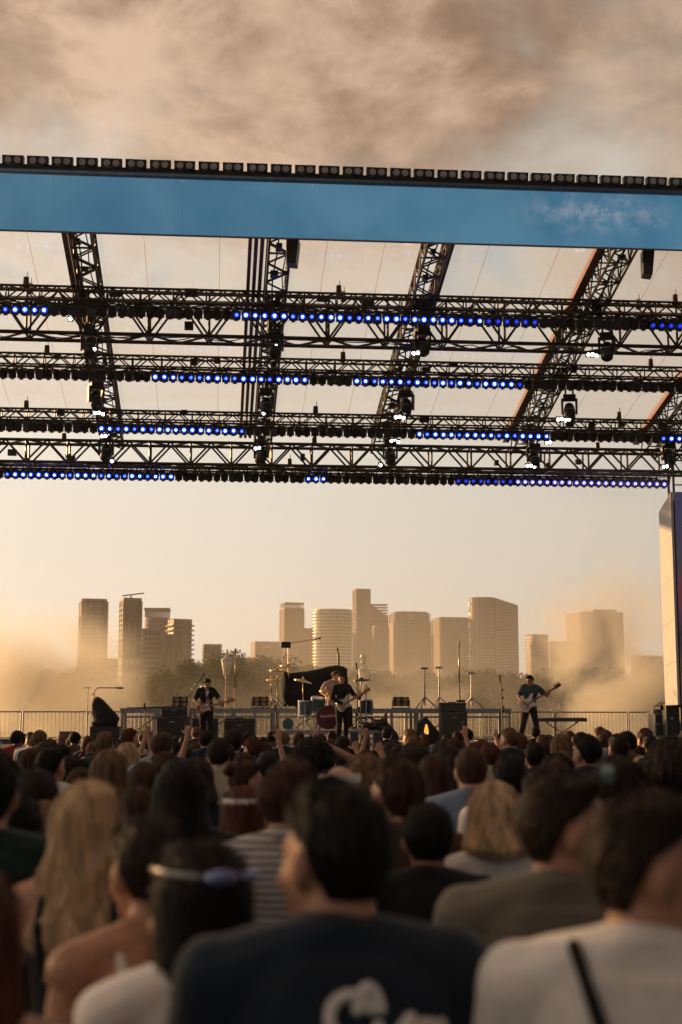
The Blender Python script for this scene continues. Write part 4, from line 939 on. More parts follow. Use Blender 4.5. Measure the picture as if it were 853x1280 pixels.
# the drape over the covered piano behind the kit
dr = thing('draped_piano', 'big black cloth draped over an instrument behind the drum kit', 'draped instrument', (X_at(392, 39.3), 39.3, rz1))
prof = [(356, 881), (354.5, 866), (354, 850), (356, 838), (362, 841), (371, 840), (383, 838.5), (397, 836), (409, 832.5), (421, 830.5), (430, 832), (436, 835), (437, 845), (436, 862), (438, 881)]
Px = [(X_at(a, 39.3)-X_at(392, 39.3), Z_at(b_, 39.3)-rz1) for a, b_ in prof]
rings = []
for j in range(9):
    v = j/8; s = 1-0.25*(2*v-1)**4; yy = 0.1+0.95*v
    rings.append([(x_*(1-0.05*(2*v-1)**2)+0.025*math.sin(z_*9+j), yy+0.035*math.sin(x_*11+z_*2), max(z_*s, 0)) for x_, z_ in Px])
MB().loft(rings).build('cloth', CLOTHBLK, dr, smooth=True)
mic_stand('thin stand poking up behind the black drape', 423.5, 818, 880, 40.7, None, DARKM, zb=rz1, r=0.03)

# ------------------------------------------------------------------ wedge monitors, covered monitor, boxes, keyboard
def wedge(label, px, Y, w, h, flip=1, zb=None, rz=0):
    t = thing('wedge_monitor', label, 'monitor', (X_at(px, Y), Y, DECK if zb is None else zb), rz)
    MB().prism([(-w/2*flip, 0), (w/2*flip, 0), (w/2*flip, h*0.35), (-w*0.12*flip, h), (-w/2*flip, h*0.72)], -0.28, 0.28).build('cabinet', BLK, t, bevel=0.015)
    a = Vector((w/2*flip, 0, h*0.35)); b_ = Vector((-w*0.12*flip, 0, h)); n = Vector(((b_-a).z, 0, -(b_-a).x)).normalized()*(1 if flip > 0 else -1)*0.012
    MB().loft([[a+n+(b_-a)*0.05+Vector((0, -0.25, 0)), a+n+(b_-a)*0.05+Vector((0, 0.25, 0)), a+n*0.2+(b_-a)*0.05+Vector((0, 0.25, 0)), a+n*0.2+(b_-a)*0.05+Vector((0, -0.25, 0))],
               [a+n+(b_-a)*0.95+Vector((0, -0.25, 0)), a+n+(b_-a)*0.95+Vector((0, 0.25, 0)), a+n*0.2+(b_-a)*0.95+Vector((0, 0.25, 0)), a+n*0.2+(b_-a)*0.95+Vector((0, -0.25, 0))]]).build('grille', GRILL, t)
    MB().box((-w*0.3*flip, -0.285, h*0.4), (0.14, 0.012, 0.05)).build('handle', GREY, t)
wedge('grey wedge monitor beside the drum riser', 482, 37.6, 0.62, 0.66, 1); wedge('tilted wedge monitor in front of the platform, next to the bass cabinet', 534, 38.0, 0.62, 0.72, 1)
o = thing('equipment_box', 'small black box standing on stage below the bare tripods', 'box', (X_at(515, 37.5), 37.5, DECK)); MB().box((0, 0.1, 0.17), (0.36, 0.25, 0.34)).build('body', BLK, o, bevel=.01); MB().box((0, -0.03, 0.22), (0.12, 0.01, 0.03)).build('handle', GREY, o)
o = thing('warm_uplight', 'small uplight with a warm gold glow beside the tilted wedge monitor', 'stage light', (X_at(533, 37.2), 37.2, DECK))
MB().lathe([(0.09, 0), (0.11, 0.25)], (0, 0, 0), 14).build('body', BLK, o); MB().lathe([(0.055, 0.0), (0.06, 0.10), (0.02, 0.26)], (0, -0.02, 0.25), 12).build('lens', emis('warm_glow', (1.0, 0.45, 0.08), 0.9), o)
# covered side monitor
cx = X_at(131, 35.2); cm = thing('covered_monitor', 'tilted speaker under a black cover on a tall black box', 'speaker', (cx, 35.2, DECK))
w = X_at(149, 35.2)-X_at(112, 35.2); hb = Z_at(908, 35.2)-DECK
MB().box((0, 0.3, hb/2), (w, 0.6, hb)).build('base_box', BLK, cm, bevel=0.01)
pf = [(-16, 908), (-17, 903), (-13, 900), (-17, 893), (-17.5, 880), (-15.5, 873), (-11, 871), (-5, 874), (4, 883), (12, 891), (17, 898), (15, 903), (15, 908)]
PP = [(a*w/37, Z_at(b_, 35.2)-DECK) for a, b_ in pf]
rings = []
for j in range(7):
    v = j/6; s = 1-0.08*(2*v-1)**4
    rings.append([(x_*s+0.012*math.sin(z_*17+j*2), 0.02+0.56*v+0.02*math.sin(x_*15), hb+(z_-hb)*(1-0.1*(2*v-1)**4)) for x_, z_ in PP])
MB().loft(rings).build('cover', CLOTHBLK, cm, smooth=True)
MB().box((0, -0.005, hb*0.5), (w*0.9, 0.01, hb*0.85)).build('front_grille', GRILL, cm)
def flight_case(label, x0, x1, y0, y1, Y, d=0.6, m=CASE, zb=None, name='flight_case'):
    xa, xb = X_at(x0, Y), X_at(x1, Y); zb = Z_at(y1, Y) if zb is None else zb; h = Z_at(y0, Y)-zb; w = xb-xa
    t = thing(name, label, 'case', ((xa+xb)/2, Y, zb)); MB().box((0, d/2, h/2), (w-.01, d-.01, h-.01)).build('body', m, t)
    for i in (-1, 1):
        for j in (-1, 1): MB().box((i*(w/2-0.012), 0.0, h/2), (0.03, 0.03, h)).build('edge', ALU, t); break
    for z_ in (0.012, h-0.012): MB().box((0, 0.0, z_), (w, 0.032, 0.026)).build('edge', ALU, t)
    for i in (-1, 1): MB().box((i*w*0.25, -0.012, h*0.55), (0.09, 0.012, 0.07)).build('latch', ALU, t)
    return t
flight_case('small pale box standing on the low steel stand', 75, 92, 914, 926.5, 38.3, 0.4, GREY)
flight_case('flat grey case at the smoky end of the stage', -6, 27, 923, 934, 38.0, 0.5, GREY)
flight_case('small box under the platform behind the large guitar amplifier', 172, 191, 914, 926, 39.3, 0.4, GREY)
flight_case('tall black flight case with metal edges beside the screen tower', 833, 862, 879, 921, 34.2, 0.8)
flight_case('narrow black rack case next to the tall flight case', 819, 832, 892, 921, 34.6, 0.6)
flight_case('small grey case on the narrow rack case', 817, 831, 887, 892, 34.65, 0.5, GREY)
wedge('small black wedge sitting on top of the cases by the tower', 829, 34.7, 0.3, 0.2, -1, Z_at(887, 34.7))
bench('low steel stand under the combo amplifier', 196, 320, 927.5, 36.9, 0.7)
kb = thing('keyboard', 'slim electronic keyboard resting on the crossed stand', 'keyboard', (X_at(704, 39.5), 39.5, Z_at(902, 39.5))); kw = X_at(735, 39.5)-X_at(674, 39.5)
MB().box((0, 0.15, 0.05), (kw, 0.32, 0.10)).build('body', GREY, kb, bevel=0.02); MB().box((0, 0.02, 0.105), (kw*0.86, 0.14, 0.014)).build('keys', PWHT, kb)
MB().box((0, 0.24, 0.105), (kw*0.5, 0.06, 0.012)).build('control_panel', DARKM, kb)
ks = thing('keyboard_stand', 'crossed steel keyboard stand behind the bass player', 'stand', (X_at(704, 39.5), 39.5, DECK)); hk = Z_at(902, 39.5)-DECK
for y_, s in ((0.03, 1), (0.27, -1)):
    MB().tube((-0.42*s, y_, 0.02), (0.42*s, y_, hk-0.02), 0.018).build('leg', ALU, ks)
for s in (-1, 1): MB().tube((s*0.42, 0.0, hk-0.02), (s*0.42, 0.32, hk-0.02), 0.018).build('arm', ALU, ks); MB().tube((s*0.42, 0.0, 0.02), (s*0.42, 0.32, 0.02), 0.018).build('foot', ALU, ks)

# ------------------------------------------------------------------ park lamp posts beyond the stage
LG = mat('lantern_glass', (0.80, 0.72, 0.58), 0.25, 0, 0.08, 3); IRON = mat('lamp_iron', (0.16, 0.11, 0.06), 0.45, 0.6, 0.2, 5)
def lamp_post(px, y0, label, finial):
    Y = 66; p = atY(px, y0, Y); t = thing('lamp_post', label, 'lamp post', (p.x, Y, 0)); H = p.z
    MB().lathe([(0.22, 0), (0.22, 0.5), (0.12, 0.7), (0.09, 1.2), (0.06, H-1.1), (0.1, H-0.95)], (0, 0, 0), 12).build('column', IRON, t, smooth=True)
    MB().lathe([(0.15, H-0.95), (0.25, H-0.42), (0.26, H-0.3)], (0, 0, 0), 8).build('lantern_glass', LG, t)
    for i in range(8):
        a = 2*math.pi*i/8; MB().tube((0.155*math.cos(a), 0.155*math.sin(a), H-0.95), (0.255*math.cos(a), 0.255*math.sin(a), H-0.3), 0.014, None, 4).build('glazing_bar', IRON, t)
    MB().lathe([(0.29, H-0.3), (0.26, H-0.22), (0.12, H-0.12), (0.07, H-0.02), (0.02, H)], (0, 0, 0), 12).build('lantern_roof', WHT, t, smooth=True)
    MB().lathe([(0.06, H-0.02), (0.14, H+0.12), (0.08, H+0.24), (0.17, H+0.34), (0.13, H+0.46), (0.03, H+0.6)] if finial else [(0.04, H-0.02), (0.07, H+0.10), (0.015, H+0.26)], (0, 0, 0), 12).build('finial', GOLDM, t, smooth=True)
lamp_post(284, 818, 'pale park lantern post beside the thin black-topped pole', False)
lamp_post(454.5, 831, 'park lantern post with an ornate golden finial above the drum kit', True)
# ------------------------------------------------------------------ people: continuous bodies grown from a posed skeleton
def remesh(mbs, voxel, smooth=4, fold=0.0, fscale=7.0, seed=0.0, name='figure'):
    m = MB()
    for k in mbs: m.add(k.v, k.f)
    me = m.build_mesh(name); o = bpy.data.objects.new('tmp', me); COL.objects.link(o)
    r = o.modifiers.new('r', 'REMESH'); r.mode = 'VOXEL'; r.voxel_size = voxel; r.use_smooth_shade = True
    if smooth: s = o.modifiers.new('s', 'SMOOTH'); s.iterations = smooth; s.factor = 0.5
    dg = bpy.context.evaluated_depsgraph_get(); out = bpy.data.meshes.new_from_object(o.evaluated_get(dg)); bpy.data.objects.remove(o); bpy.data.meshes.remove(me)
    if fold:
        out.update(); nv = len(out.vertices); co = np.empty(nv*3); out.vertices.foreach_get('co', co); co = co.reshape(-1, 3)
        nr = np.empty(nv*3); out.vertices.foreach_get('normal', nr); nr = nr.reshape(-1, 3)
        for i in range(nv):
            x, y, z = co[i]
            a = noise.noise((x*fscale+seed, y*fscale, z*fscale*0.55+x*2))*fold + noise.noise((x*fscale*2.3, y*fscale*2.3+seed, z*fscale*1.4))*fold*0.5
            co[i] += nr[i]*a
        out.vertices.foreach_set('co', co.ravel()); out.update()
    out.polygons.foreach_set('use_smooth', [True]*len(out.polygons)); out.name = name
    return out
def ik(a, c, l1, l2, pole):
    a, c, pole = Vector(a), Vector(c), Vector(pole); d = c-a; L_ = d.length
    if L_ > (l1+l2)*0.999: c = a+d.normalized()*(l1+l2)*0.999; d = c-a; L_ = d.length
    n = d.normalized(); x = (l1*l1-l2*l2+L_*L_)/(2*L_); h = math.sqrt(max(l1*l1-x*x, 0)); p = pole-n*pole.dot(n); p.normalize()
    return a+n*x+p*h, c
class Fig:
    def __init__(s, fem=False, lean=(0, 0), head=(0, 0, 0), arms=None, legs=None, build=1.0, seat=0.0, curl=(0.5, 0.5), hand=(None, None)):
        s.fem = fem; b = build; s.b = b; s.lean = Matrix.Translation((0, 0, 0.98)) @ Euler((R(-lean[0]), R(lean[1]), 0)).to_matrix().to_4x4() @ Matrix.Translation((0, 0, -0.98))
        shw = (0.165 if fem else 0.192)*b
        s.sh = [s.lean @ Vector((q*shw, -0.015, 1.445)) for q in (-1, 1)]
        s.wr = []; s.el = []
        arms = arms or [None, None]
        for k, q in enumerate((-1, 1)):
            a = arms[k]
            if a is None: a = (Vector((q*(shw+0.075), 0.05, 0.90)), Vector((q*0.4, -0.9, 0)))
            e, w = ik(s.sh[k], a[0], 0.285, 0.255, a[1]); s.el.append(e); s.wr.append(w)
        s.legs = legs or [((-0.10, 0.02, 0.50), (-0.11, -0.03, 0.09), (-0.05, 1)), ((0.10, 0.02, 0.50), (0.11, -0.03, 0.09), (0.05, 1))]
        s.curl = curl; s.hand = hand
        s.neck = s.lean @ Vector((0, -0.025, 1.50))
        hm = Euler((R(head[1]), R(head[2]), R(head[0]))).to_matrix().to_4x4()
        s.hc = s.lean @ Vector((0, 0.016, 1.628)); pv = s.lean @ Vector((0, -0.01, 1.545))
        s.hm = Matrix.Translation(pv) @ hm @ Matrix.Translation(-pv) @ Matrix.Translation(s.hc)
    def torso(s, i=0.0, z0=0.84, z1=1.53):
        b = s.b
        R_ = [(0.84, .150, .105, 0), (0.92, .172, .118, -.01), (1.00, .162, .112, -.005), (1.10, .140, .098, .0), (1.20, .146, .104, .005), (1.30, .168, .118, .01), (1.34, .174, .118, .005), (1.38, .178, .116, .0), (1.44, .165, .098, -.012), (1.485, .105, .078, -.02), (1.53, .062, .06, -.022)]
        if s.fem: R_ = [(z, rx*(1.0 if z < 1.02 else .84), ry*(1.0 if z < 1.02 else .88 if z < 1.25 else .95), y+(0.02 if 1.25 < z < 1.34 else 0)) for z, rx, ry, y in R_]
        rings = []; n = 24
        for z, rx, ry, y in R_:
            if z < z0 or z > z1: continue
            rx = rx*b+i; ry = ry*b+i; ring = []
            for k in range(n):
                t = 2*math.pi*k/n; c, s_ = math.cos(t), math.sin(t); e = 0.8
                ring.append(s.lean @ Vector((rx*math.copysign(abs(c)**e, c), y+ry*math.copysign(abs(s_)**e, s_), z)))
            rings.append(ring)
        m = MB(); m.loft(rings); return m
    def shoulders(s, i=0.0):
        m = MB()
        for k in (0, 1):
            m.cap(s.lean @ Vector((0, -0.03, 1.495)), s.sh[k]+Vector((0, 0, -0.005)), 0.066+i*.6, 0.056*s.b+i, 12)
        return m
    def head(s):
        m = MB(); A = s.hm
        def E(c, r, rot=None):
            q = A.to_3x3() if rot is None else A.to_3x3() @ Euler(rot).to_matrix()
            m.ell(A @ Vector(c), r, q, 16, 10)
        E((0, -0.012, 0.03), (0.076, 0.094, 0.092)); E((0, 0.022, -0.015), (0.066, 0.074, 0.09)); E((0, 0.04, -0.065), (0.050, 0.05, 0.05)); E((0, 0.066, -0.098), (0.024, 0.022, 0.02))
        E((0, 0.097, -0.02), (0.013, 0.022, 0.022)); E((0, 0.09, 0.005), (0.009, 0.014, 0.03), (-0.35, 0, 0)); E((0, 0.083, 0.034), (0.05, 0.012, 0.012)); E((0, 0.085, -0.062), (0.024, 0.012, 0.009))
        for q in (-1, 1): E((q*0.079, -0.008, -0.005), (0.010, 0.020, 0.033), (0, q*0.15, 0)); E((q*0.04, 0.062, -0.03), (0.024, 0.022, 0.02))
        m.cap(s.neck+Vector((0, 0, -0.05)), A @ Vector((0, -0.03, -0.05)), (0.052 if s.fem else 0.066)*s.b, 0.047 if s.fem else 0.06, 14)
        return m
    def arms(s, i=0.0, upto=1.0, frm=0):
        m = MB(); f = 0.86 if s.fem else 1.0; f *= s.b
        for k in (0, 1):
            a, e, w = s.sh[k], s.el[k], s.wr[k]
            if upto < 0.99: m.cap(a, a.lerp(e, upto), 0.050*f+i, 0.044*f+i*1.25, 12)
            else: m.cap(a, e, 0.050*f+i, 0.040*f+i, 12); m.cap(e, w, 0.041*f+i, 0.027*f+i, 12)
        return m
    def hands(s):
        m = MB()
        for k, q in enumerate((-1, 1)):
            w = s.wr[k]; d = (w-s.el[k]).normalized(); n = None
            if s.hand[k]: d, n = Vector(s.hand[k][0]).normalized(), Vector(s.hand[k][1])
            if n is None: n = Vector((-q, 0.2, 0))
            n = (n-d*n.dot(d)).normalized(); sd = d.cross(n).normalized(); c = s.curl[k]; sc = 0.92 if s.fem else 1.0
            if sd.dot(Vector((0, 1, 0))) < 0 and not s.hand[k]: sd = -sd
            qm = Matrix((sd, n, d)).transposed(); m.ell(w+d*0.045*sc, (0.042*sc, 0.017, 0.055*sc), qm, 14, 9)
            for j in range(4):
                p = w+d*0.085*sc+sd*(0.030-0.0205*j)*sc; ang = c*0.5; ln = (0.040, 0.044, 0.042, 0.033)[j]*sc; pt = getattr(s, 'point', None) == k and j == 0
                for g in range(3):
                    if pt: ang = 0.05
                    dv = d*math.cos(ang)+n*math.sin(ang); p2 = p+dv*ln*(1, .72, .55)[g]; m.cap(p, p2, 0.0098*sc, 0.0088*sc, 8); p = p2; ang += c*0.9
            tp = w+d*0.03+sd*0.036*sc; t2 = tp+(d*0.6+sd*0.7+n*0.35*c).normalized()*0.04*sc; m.cap(tp, t2, 0.0125*sc, 0.011*sc, 8); m.cap(t2, t2+(d*0.9+sd*0.2+n*0.6*c).normalized()*0.032*sc, 0.011*sc, 0.0092*sc, 8)
        return m
    def leg(s, i=0.0, shoes=False):
        m = MB(); f = s.b
        for k, q in enumerate((-1, 1)):
            kn, an, ft = s.legs[k]; h = Vector((q*0.088, -0.005, 0.90)); kn, an = Vector(kn), Vector(an)
            if shoes:
                fd = Vector((ft[0], ft[1], 0)).normalized(); m.cap(Vector((an.x, an.y, an.z-0.045))-fd*0.035, Vector((an.x, an.y, an.z-0.055))+fd*0.16, 0.042, 0.036, 12); m.cap(an+Vector((0, 0, -0.03)), an+Vector((0, 0, 0.03)), 0.046, 0.046, 10); continue
            m.cap(h, kn, 0.086*f+i, 0.056*f+i, 14); m.cap(kn, an, 0.056*f+i, 0.038*f+i*1.5, 14); m.cap(kn.lerp(an, 0.1)+Vector((0, -0.018, 0)), kn.lerp(an, 0.5), 0.048*f+i, 0.036*f+i, 12)
        return m
    def body_mesh(s, vox, smooth=3):
        me = remesh([s.torso(), s.shoulders(), s.head(), s.arms(), s.hands(), s.leg()], vox, smooth, name='body')
        bm = bmesh.new(); bm.from_mesh(me); A = s.hm; Q = A.to_3x3()
        ex = MB()
        for q in (-1, 1): ex.ell(A @ Vector((q*0.031, 0.0815, 0.012)), (0.013, 0.007, 0.0075), Q, 8, 6); ex.ell(A @ Vector((q*0.033, 0.088, 0.036)), (0.021, 0.006, 0.005), Q, 8, 5)
        n0 = len(bm.faces); vs = [bm.verts.new(v) for v in ex.v]
        for f in ex.f:
            fc = bm.faces.new([vs[i] for i in f]); fc.material_index = 1; fc.smooth = True
        bm.to_mesh(me); bm.free(); return me
    def shirt_mesh(s, kind, vox, seed=0.0):
        i = 0.023
        nk = MB(); ring = [s.lean @ Vector((0.078*s.b*math.cos(2*math.pi*k/16), -0.012+0.075*s.b*math.sin(2*math.pi*k/16), 1.508-0.028*math.sin(2*math.pi*k/16))) for k in range(17)]
        for u_, v_ in zip(ring[:-1], ring[1:]): nk.cap(u_, v_, 0.013, 0.013, 8)
        if kind == 'tee': P = [s.torso(i, 0.86, 1.49), s.shoulders(0.021), s.arms(0.025, 0.62), nk]
        elif kind == 'long': P = [s.torso(i, 0.86, 1.49), s.shoulders(0.021), s.arms(0.022), nk]
        else:
            P = [s.torso(0.010, 0.92, 1.35)]; m = MB()
            for q in (-1, 1):
                a = [s.lean @ Vector((q*0.085, -0.125 if not s.fem else -0.118, 1.28)), s.lean @ Vector((q*0.10, -0.105, 1.40)), s.lean @ Vector((q*0.098, -0.03, 1.505)), s.lean @ Vector((q*0.085, 0.11, 1.38)), s.lean @ Vector((q*0.08, 0.125, 1.26))]
                for u, v in zip(a[:-1], a[1:]): m.cap(u, v, 0.014, 0.014, 8)
            m.v = [(x, y*s.b*1.10-0.004, z) for x, y, z in m.v]; P.append(m)
        return remesh(P, vox, 3, 0.011 if kind != 'tank' else 0.003, 7.0, seed, 'shirt')
    def trouser_mesh(s, vox, z1=1.02): return remesh([s.torso(0.014, 0.84, z1), s.leg(0.016)], vox, 3, 0.004, 6.0, 2.0, 'trousers')
    def shoe_mesh(s, vox): return remesh([s.leg(0, True)], vox, 2, name='shoes')

# hair: a grooved shell round the skull, in head space (face towards +Y)
def hair_mesh(style, seed=0):
    P = dict(short=dict(t=0.012, L=0.0, end=128, tuft=0.010), crop=dict(t=0.008, L=0.0, end=126, tuft=0.003), mop=dict(t=0.022, L=0.0, end=128, tuft=0.022), afro=dict(t=0.055, L=0.0, end=128, tuft=0.03), quiff=dict(t=0.013, L=0.0, end=126, tuft=0.012, top=0.010),
             long=dict(t=0.016, L=0.34, end=88), wavy=dict(t=0.020, L=0.40, end=88, wave=0.018), mid=dict(t=0.018, L=0.15, end=88), bun=dict(t=0.014, L=0.0, end=124), tail=dict(t=0.014, L=0.0, end=124))[style]
    t0, Ln, end, tuft, wave = P['t'], P['L'], R(P['end']), P.get('tuft', 0.005), P.get('wave', 0.0); nc = 84; nr = 22; nl = 16 if Ln else 0
    rx, ry, rz = 0.076, 0.097, 0.096
    out, inn = [], []
    def thm(ph):
        d = math.degrees(ph); pts = [(0, 180), (44, 180), (58, 132), (74, 104), (86, 84), (104, 74), (128, 56)] if not Ln else [(0, 180), (46, 180), (60, 140), (76, 122), (98, 116), (130, 112)]
        for (a, b), (c, e) in zip(pts[:-1], pts[1:]):
            if d <= c: return R(b+(e-b)*(d-a)/(c-a))
        return R(pts[-1][1])
    rows = [(end*(i+0.35)/nr, 0.0) for i in range(nr+1)] + [(end, (j+1)/nl) for j in range(nl)]
    for ri, (ph, s) in enumerate(rows):
        tm = thm(ph)*(1-0.12*s); ro, rn = [], []
        for j in range(nc+1):
            u = j/nc*2-1; th = u*tm
            nz = noise.noise((th*9+seed, ph*1.6+s*2.4, seed*0.7))*0.55 + noise.noise((th*26+seed, ph*2.2+s*3.1, seed))*0.45
            edge = min(1, (1-abs(u))*9) if tm < R(179) else 1.0
            if not Ln and ri > nr-7: edge = min(edge, (nr-ri)/7+0.05)
            t = (t0+P.get('top', 0)*max(0, math.cos(ph))**2*max(0, -math.cos(th)+.6)+nz*tuft)*edge+0.001
            c3 = Vector((math.sin(ph)*math.sin(th), -math.sin(ph)*math.cos(th), math.cos(ph)))
            if ph > math.pi/2 and not Ln:
                q_ = (ph-math.pi/2)/R(38); rf = 1-0.17*q_*q_; c3 = Vector((rf*math.sin(th), -rf*math.cos(th), -0.80*q_))
            a = Vector(((rx+t)*c3.x, (ry+t)*c3.y-0.012, (rz+t)*c3.z+0.03)); b = Vector(((rx-0.006)*c3.x, (ry-0.006)*c3.y-0.012, (rz-0.006)*c3.z+0.03))
            if s > 0:
                fl = 1.0+0.30*s*s*(3-2*s) - 0.30*max(0, s-0.75); bk = -0.05*s*s*(3-2*s)
                w_ = wave*math.sin(s*15+th*2.3+seed)*min(1, s*2)
                dz = -Ln*s*(1-0.10*abs(u)+0.06*noise.noise((th*5, seed, 2)))
                a = Vector((a.x*fl+w_, a.y*(1.0+0.05*s)+bk+w_*0.6, a.z+dz)); b = Vector((b.x*fl*0.9+w_, b.y*0.8+bk+w_*.6, b.z+dz))
                if s > 0.8: k = (s-0.8)/0.2*0.6; a, b = a.lerp(b, k*0.8), b
            ro.append(a); rn.append(b)
        out.append(ro); inn.append(rn)
    V = []; F = []; n = nc+1; Rn = len(rows)
    for r_ in out: V += r_
    for r_ in inn: V += r_
    top = len(V); V.append(sum(out[0], Vector())/n + Vector((0, 0, 0.003)))
    o2 = Rn*n
    for i in range(Rn-1):
        for j in range(nc): F.append((i*n+j, i*n+j+1, (i+1)*n+j+1, (i+1)*n+j)); F.append((o2+i*n+j, o2+(i+1)*n+j, o2+(i+1)*n+j+1, o2+i*n+j+1))
        F.append((i*n, (i+1)*n, o2+(i+1)*n, o2+i*n)); F.append((i*n+nc, o2+i*n+nc, o2+(i+1)*n+nc, (i+1)*n+nc))
    for j in range(nc): F.append(((Rn-1)*n+j, (Rn-1)*n+j+1, o2+(Rn-1)*n+j+1, o2+(Rn-1)*n+j)); F.append((j, top, j+1))
    m = MB(); m.v = [tuple(v) for v in V]; m.f = F
    rs = random.Random(int(seed*31)+7)
    for k in range(420 if style not in ('crop',) else 120):      # loose strands and flyaways
        j = rs.randrange(2, nc-1); i0 = rs.randrange(0, max(1, Rn-8)); ln_ = rs.randrange(5, 12 if not Ln else 22); pts = []; off = rs.uniform(0.0005, 0.004); lift = rs.choice((0, 0, 0, 0.006, 0.014)); dj = rs.uniform(-0.5, 0.5)
        for q in range(ln_):
            i = i0+q
            if i >= Rn: break
            jj = min(max(int(round(j+dj*q)), 0), nc); a = Vector(out[i][jj]); n_ = (a-Vector((0, -0.012, min(a.z, 0.03)))).normalized(); f_ = q/ln_
            pts.append(a+n_*(off+lift*f_*f_)+Vector((0.002*math.sin(k+q*.7), 0.002*math.cos(k*1.3+q*.5), 0)))
        for a, b in zip(pts[:-1], pts[1:]):
            wv = (b-a).cross(a-Vector((0, 0, a.z))).normalized()*0.0016
            bb = len(m.v); m.v += [tuple(a-wv), tuple(a+wv), tuple(b+wv*.8), tuple(b-wv*.8)]; m.f.append((bb, bb+1, bb+2, bb+3))
    if style == 'bun': m.ell((0, -0.12, 0.09), (0.048, 0.045, 0.045), None, 18, 12)
    if style == 'tail':
        m.ell((0, -0.112, 0.055), (0.03, 0.03, 0.03)); rr = []
        for k in range(12):
            f_ = k/11; r = 0.03*(1-0.6*f_)+0.008*math.sin(f_*3.1); cc = Vector((0.006*math.sin(k), -0.125-0.03*math.sin(f_*2.2), 0.06-0.30*f_)); rr.append([cc+Vector((r*1.3*math.cos(2*math.pi*i/16)*(1+.15*math.sin(i*5)), r*math.sin(2*math.pi*i/16), 0)) for i in range(16)])
        m.loft(rr)
    me = m.build_mesh('hair_'+style, True); return me
def hair_mat(name, col, rough=0.55):
    m = mat(name, col, rough, 0, 0.55, 26.0, 0.5, 60, stretch=(1, 1, 0.12), spec=0.24); return m
HM = {'black': hair_mat('hair_black', (0.006, 0.005, 0.005)), 'dark': hair_mat('hair_dark_brown', (0.022, 0.011, 0.008)), 'brown': hair_mat('hair_brown', (0.060, 0.025, 0.014)), 'auburn': hair_mat('hair_auburn', (0.095, 0.028, 0.014)),
      'light': hair_mat('hair_light_brown', (0.16, 0.09, 0.046)), 'blonde': hair_mat('hair_blonde', (0.52, 0.36, 0.21)), 'grey': hair_mat('hair_grey', (0.20, 0.18, 0.165))}
def skin_m(i, col): return mat('skin_%d' % i, col, 0.48, 0, 0.2, 22, 0.12, 90, spec=0.4)
SKIN = [skin_m(0, (0.50, 0.27, 0.18)), skin_m(1, (0.43, 0.22, 0.14)), skin_m(2, (0.30, 0.14, 0.085)), skin_m(3, (0.13, 0.06, 0.04)), skin_m(4, (0.55, 0.31, 0.22))]
DARKF = mat('eyes_and_brows', (0.015, 0.01, 0.008), 0.3, 0, 0.2, 20)
def cloth(name, col, bump=0.25): return mat('cloth_'+name, col, 0.9, 0, 0.22, 5, bump, 14, sheen=0.15, spec=0.2)
CM = {'black': cloth('black', (0.012, 0.012, 0.014)), 'navy': cloth('navy', (0.016, 0.026, 0.042)), 'white': cloth('white', (0.76, 0.73, 0.70)), 'grey': cloth('grey', (0.22, 0.21, 0.21)), 'olive': cloth('olive', (0.15, 0.135, 0.11)), 'blue': cloth('light_blue', (0.17, 0.23, 0.32)),
      'denim': cloth('denim', (0.05, 0.08, 0.14)), 'green': cloth('dark_green', (0.012, 0.03, 0.028)), 'cream': cloth('cream', (0.50, 0.43, 0.34)), 'brown': cloth('brown', (0.10, 0.06, 0.04)), 'red': cloth('red', (0.24, 0.03, 0.03)), 'pink': cloth('pale_pink', (0.45, 0.30, 0.28)), 'teal': cloth('teal_blue', (0.045, 0.068, 0.085))}
def stripe_mat(name, c1, c2, ax, period):
    m = bpy.data.materials.new(name); m.use_nodes = True; nt = m.node_tree; b = nt.nodes['Principled BSDF']; b.inputs['Roughness'].default_value = 0.9
    tc = N(nt, 'ShaderNodeTexCoord'); w = N(nt, 'ShaderNodeTexWave', wave_type='BANDS', bands_direction=ax, i_Scale=0.314/period, i_Distortion=0.6, i_Detail=1.0); L(nt, tc.outputs['Object'], w.inputs['Vector'])
    L(nt, ramp(nt, w.outputs[1], [(0.35, c1), (0.6, c2)]), b.inputs['Base Color']); return m
CM['striped'] = stripe_mat('cloth_striped', (0.20, 0.19, 0.20), (0.50, 0.48, 0.47), 'Z', 0.022); CM['pinstripe'] = stripe_mat('cloth_pinstripe', (0.18, 0.25, 0.36), (0.55, 0.56, 0.58), 'X', 0.02)
CACHE = {}
def cached(key, fn):
    if key not in CACHE: CACHE[key] = fn()
    return CACHE[key]
def setm(o, *ms):
    while len(o.data.materials) < len(ms): o.data.materials.append(None)
    for i, m in enumerate(ms): o.material_slots[i].link = 'OBJECT'; o.material_slots[i].material = m
    return o
V3 = Vector
ARMS = {'down': None,
        'fold': [(V3((-0.05, 0.24, 1.12)), V3((-0.6, -0.5, -0.6))), (V3((0.05, 0.25, 1.14)), V3((0.6, -0.5, -0.6)))],
        'up': [None, (V3((0.27, 0.10, 1.92)), V3((0.7, 0.1, -0.3)))], 'upl': [(V3((-0.27, 0.10, 1.92)), V3((-0.7, 0.1, -0.3))), None],
        'phone': [None, (V3((0.16, 0.36, 1.74)), V3((0.6, 0, -0.7)))], 'elbow': [None, (V3((0.06, 0.12, 1.80)), V3((0.9, 0.3, 0.1)))]}
ARMN = {k: (v if v is None else [a for a in v]) for k, v in ARMS.items()}
HEADS = {'s': (0, 0, 0), 'l': (32, 2, 0), 'r': (-32, 2, 0), 'll': (68, 0, 0), 'rr': (-68, 0, 0), 'rb': (-84, 0, 0), 'd': (0, -16, 0), 't': (10, 4, 8)}
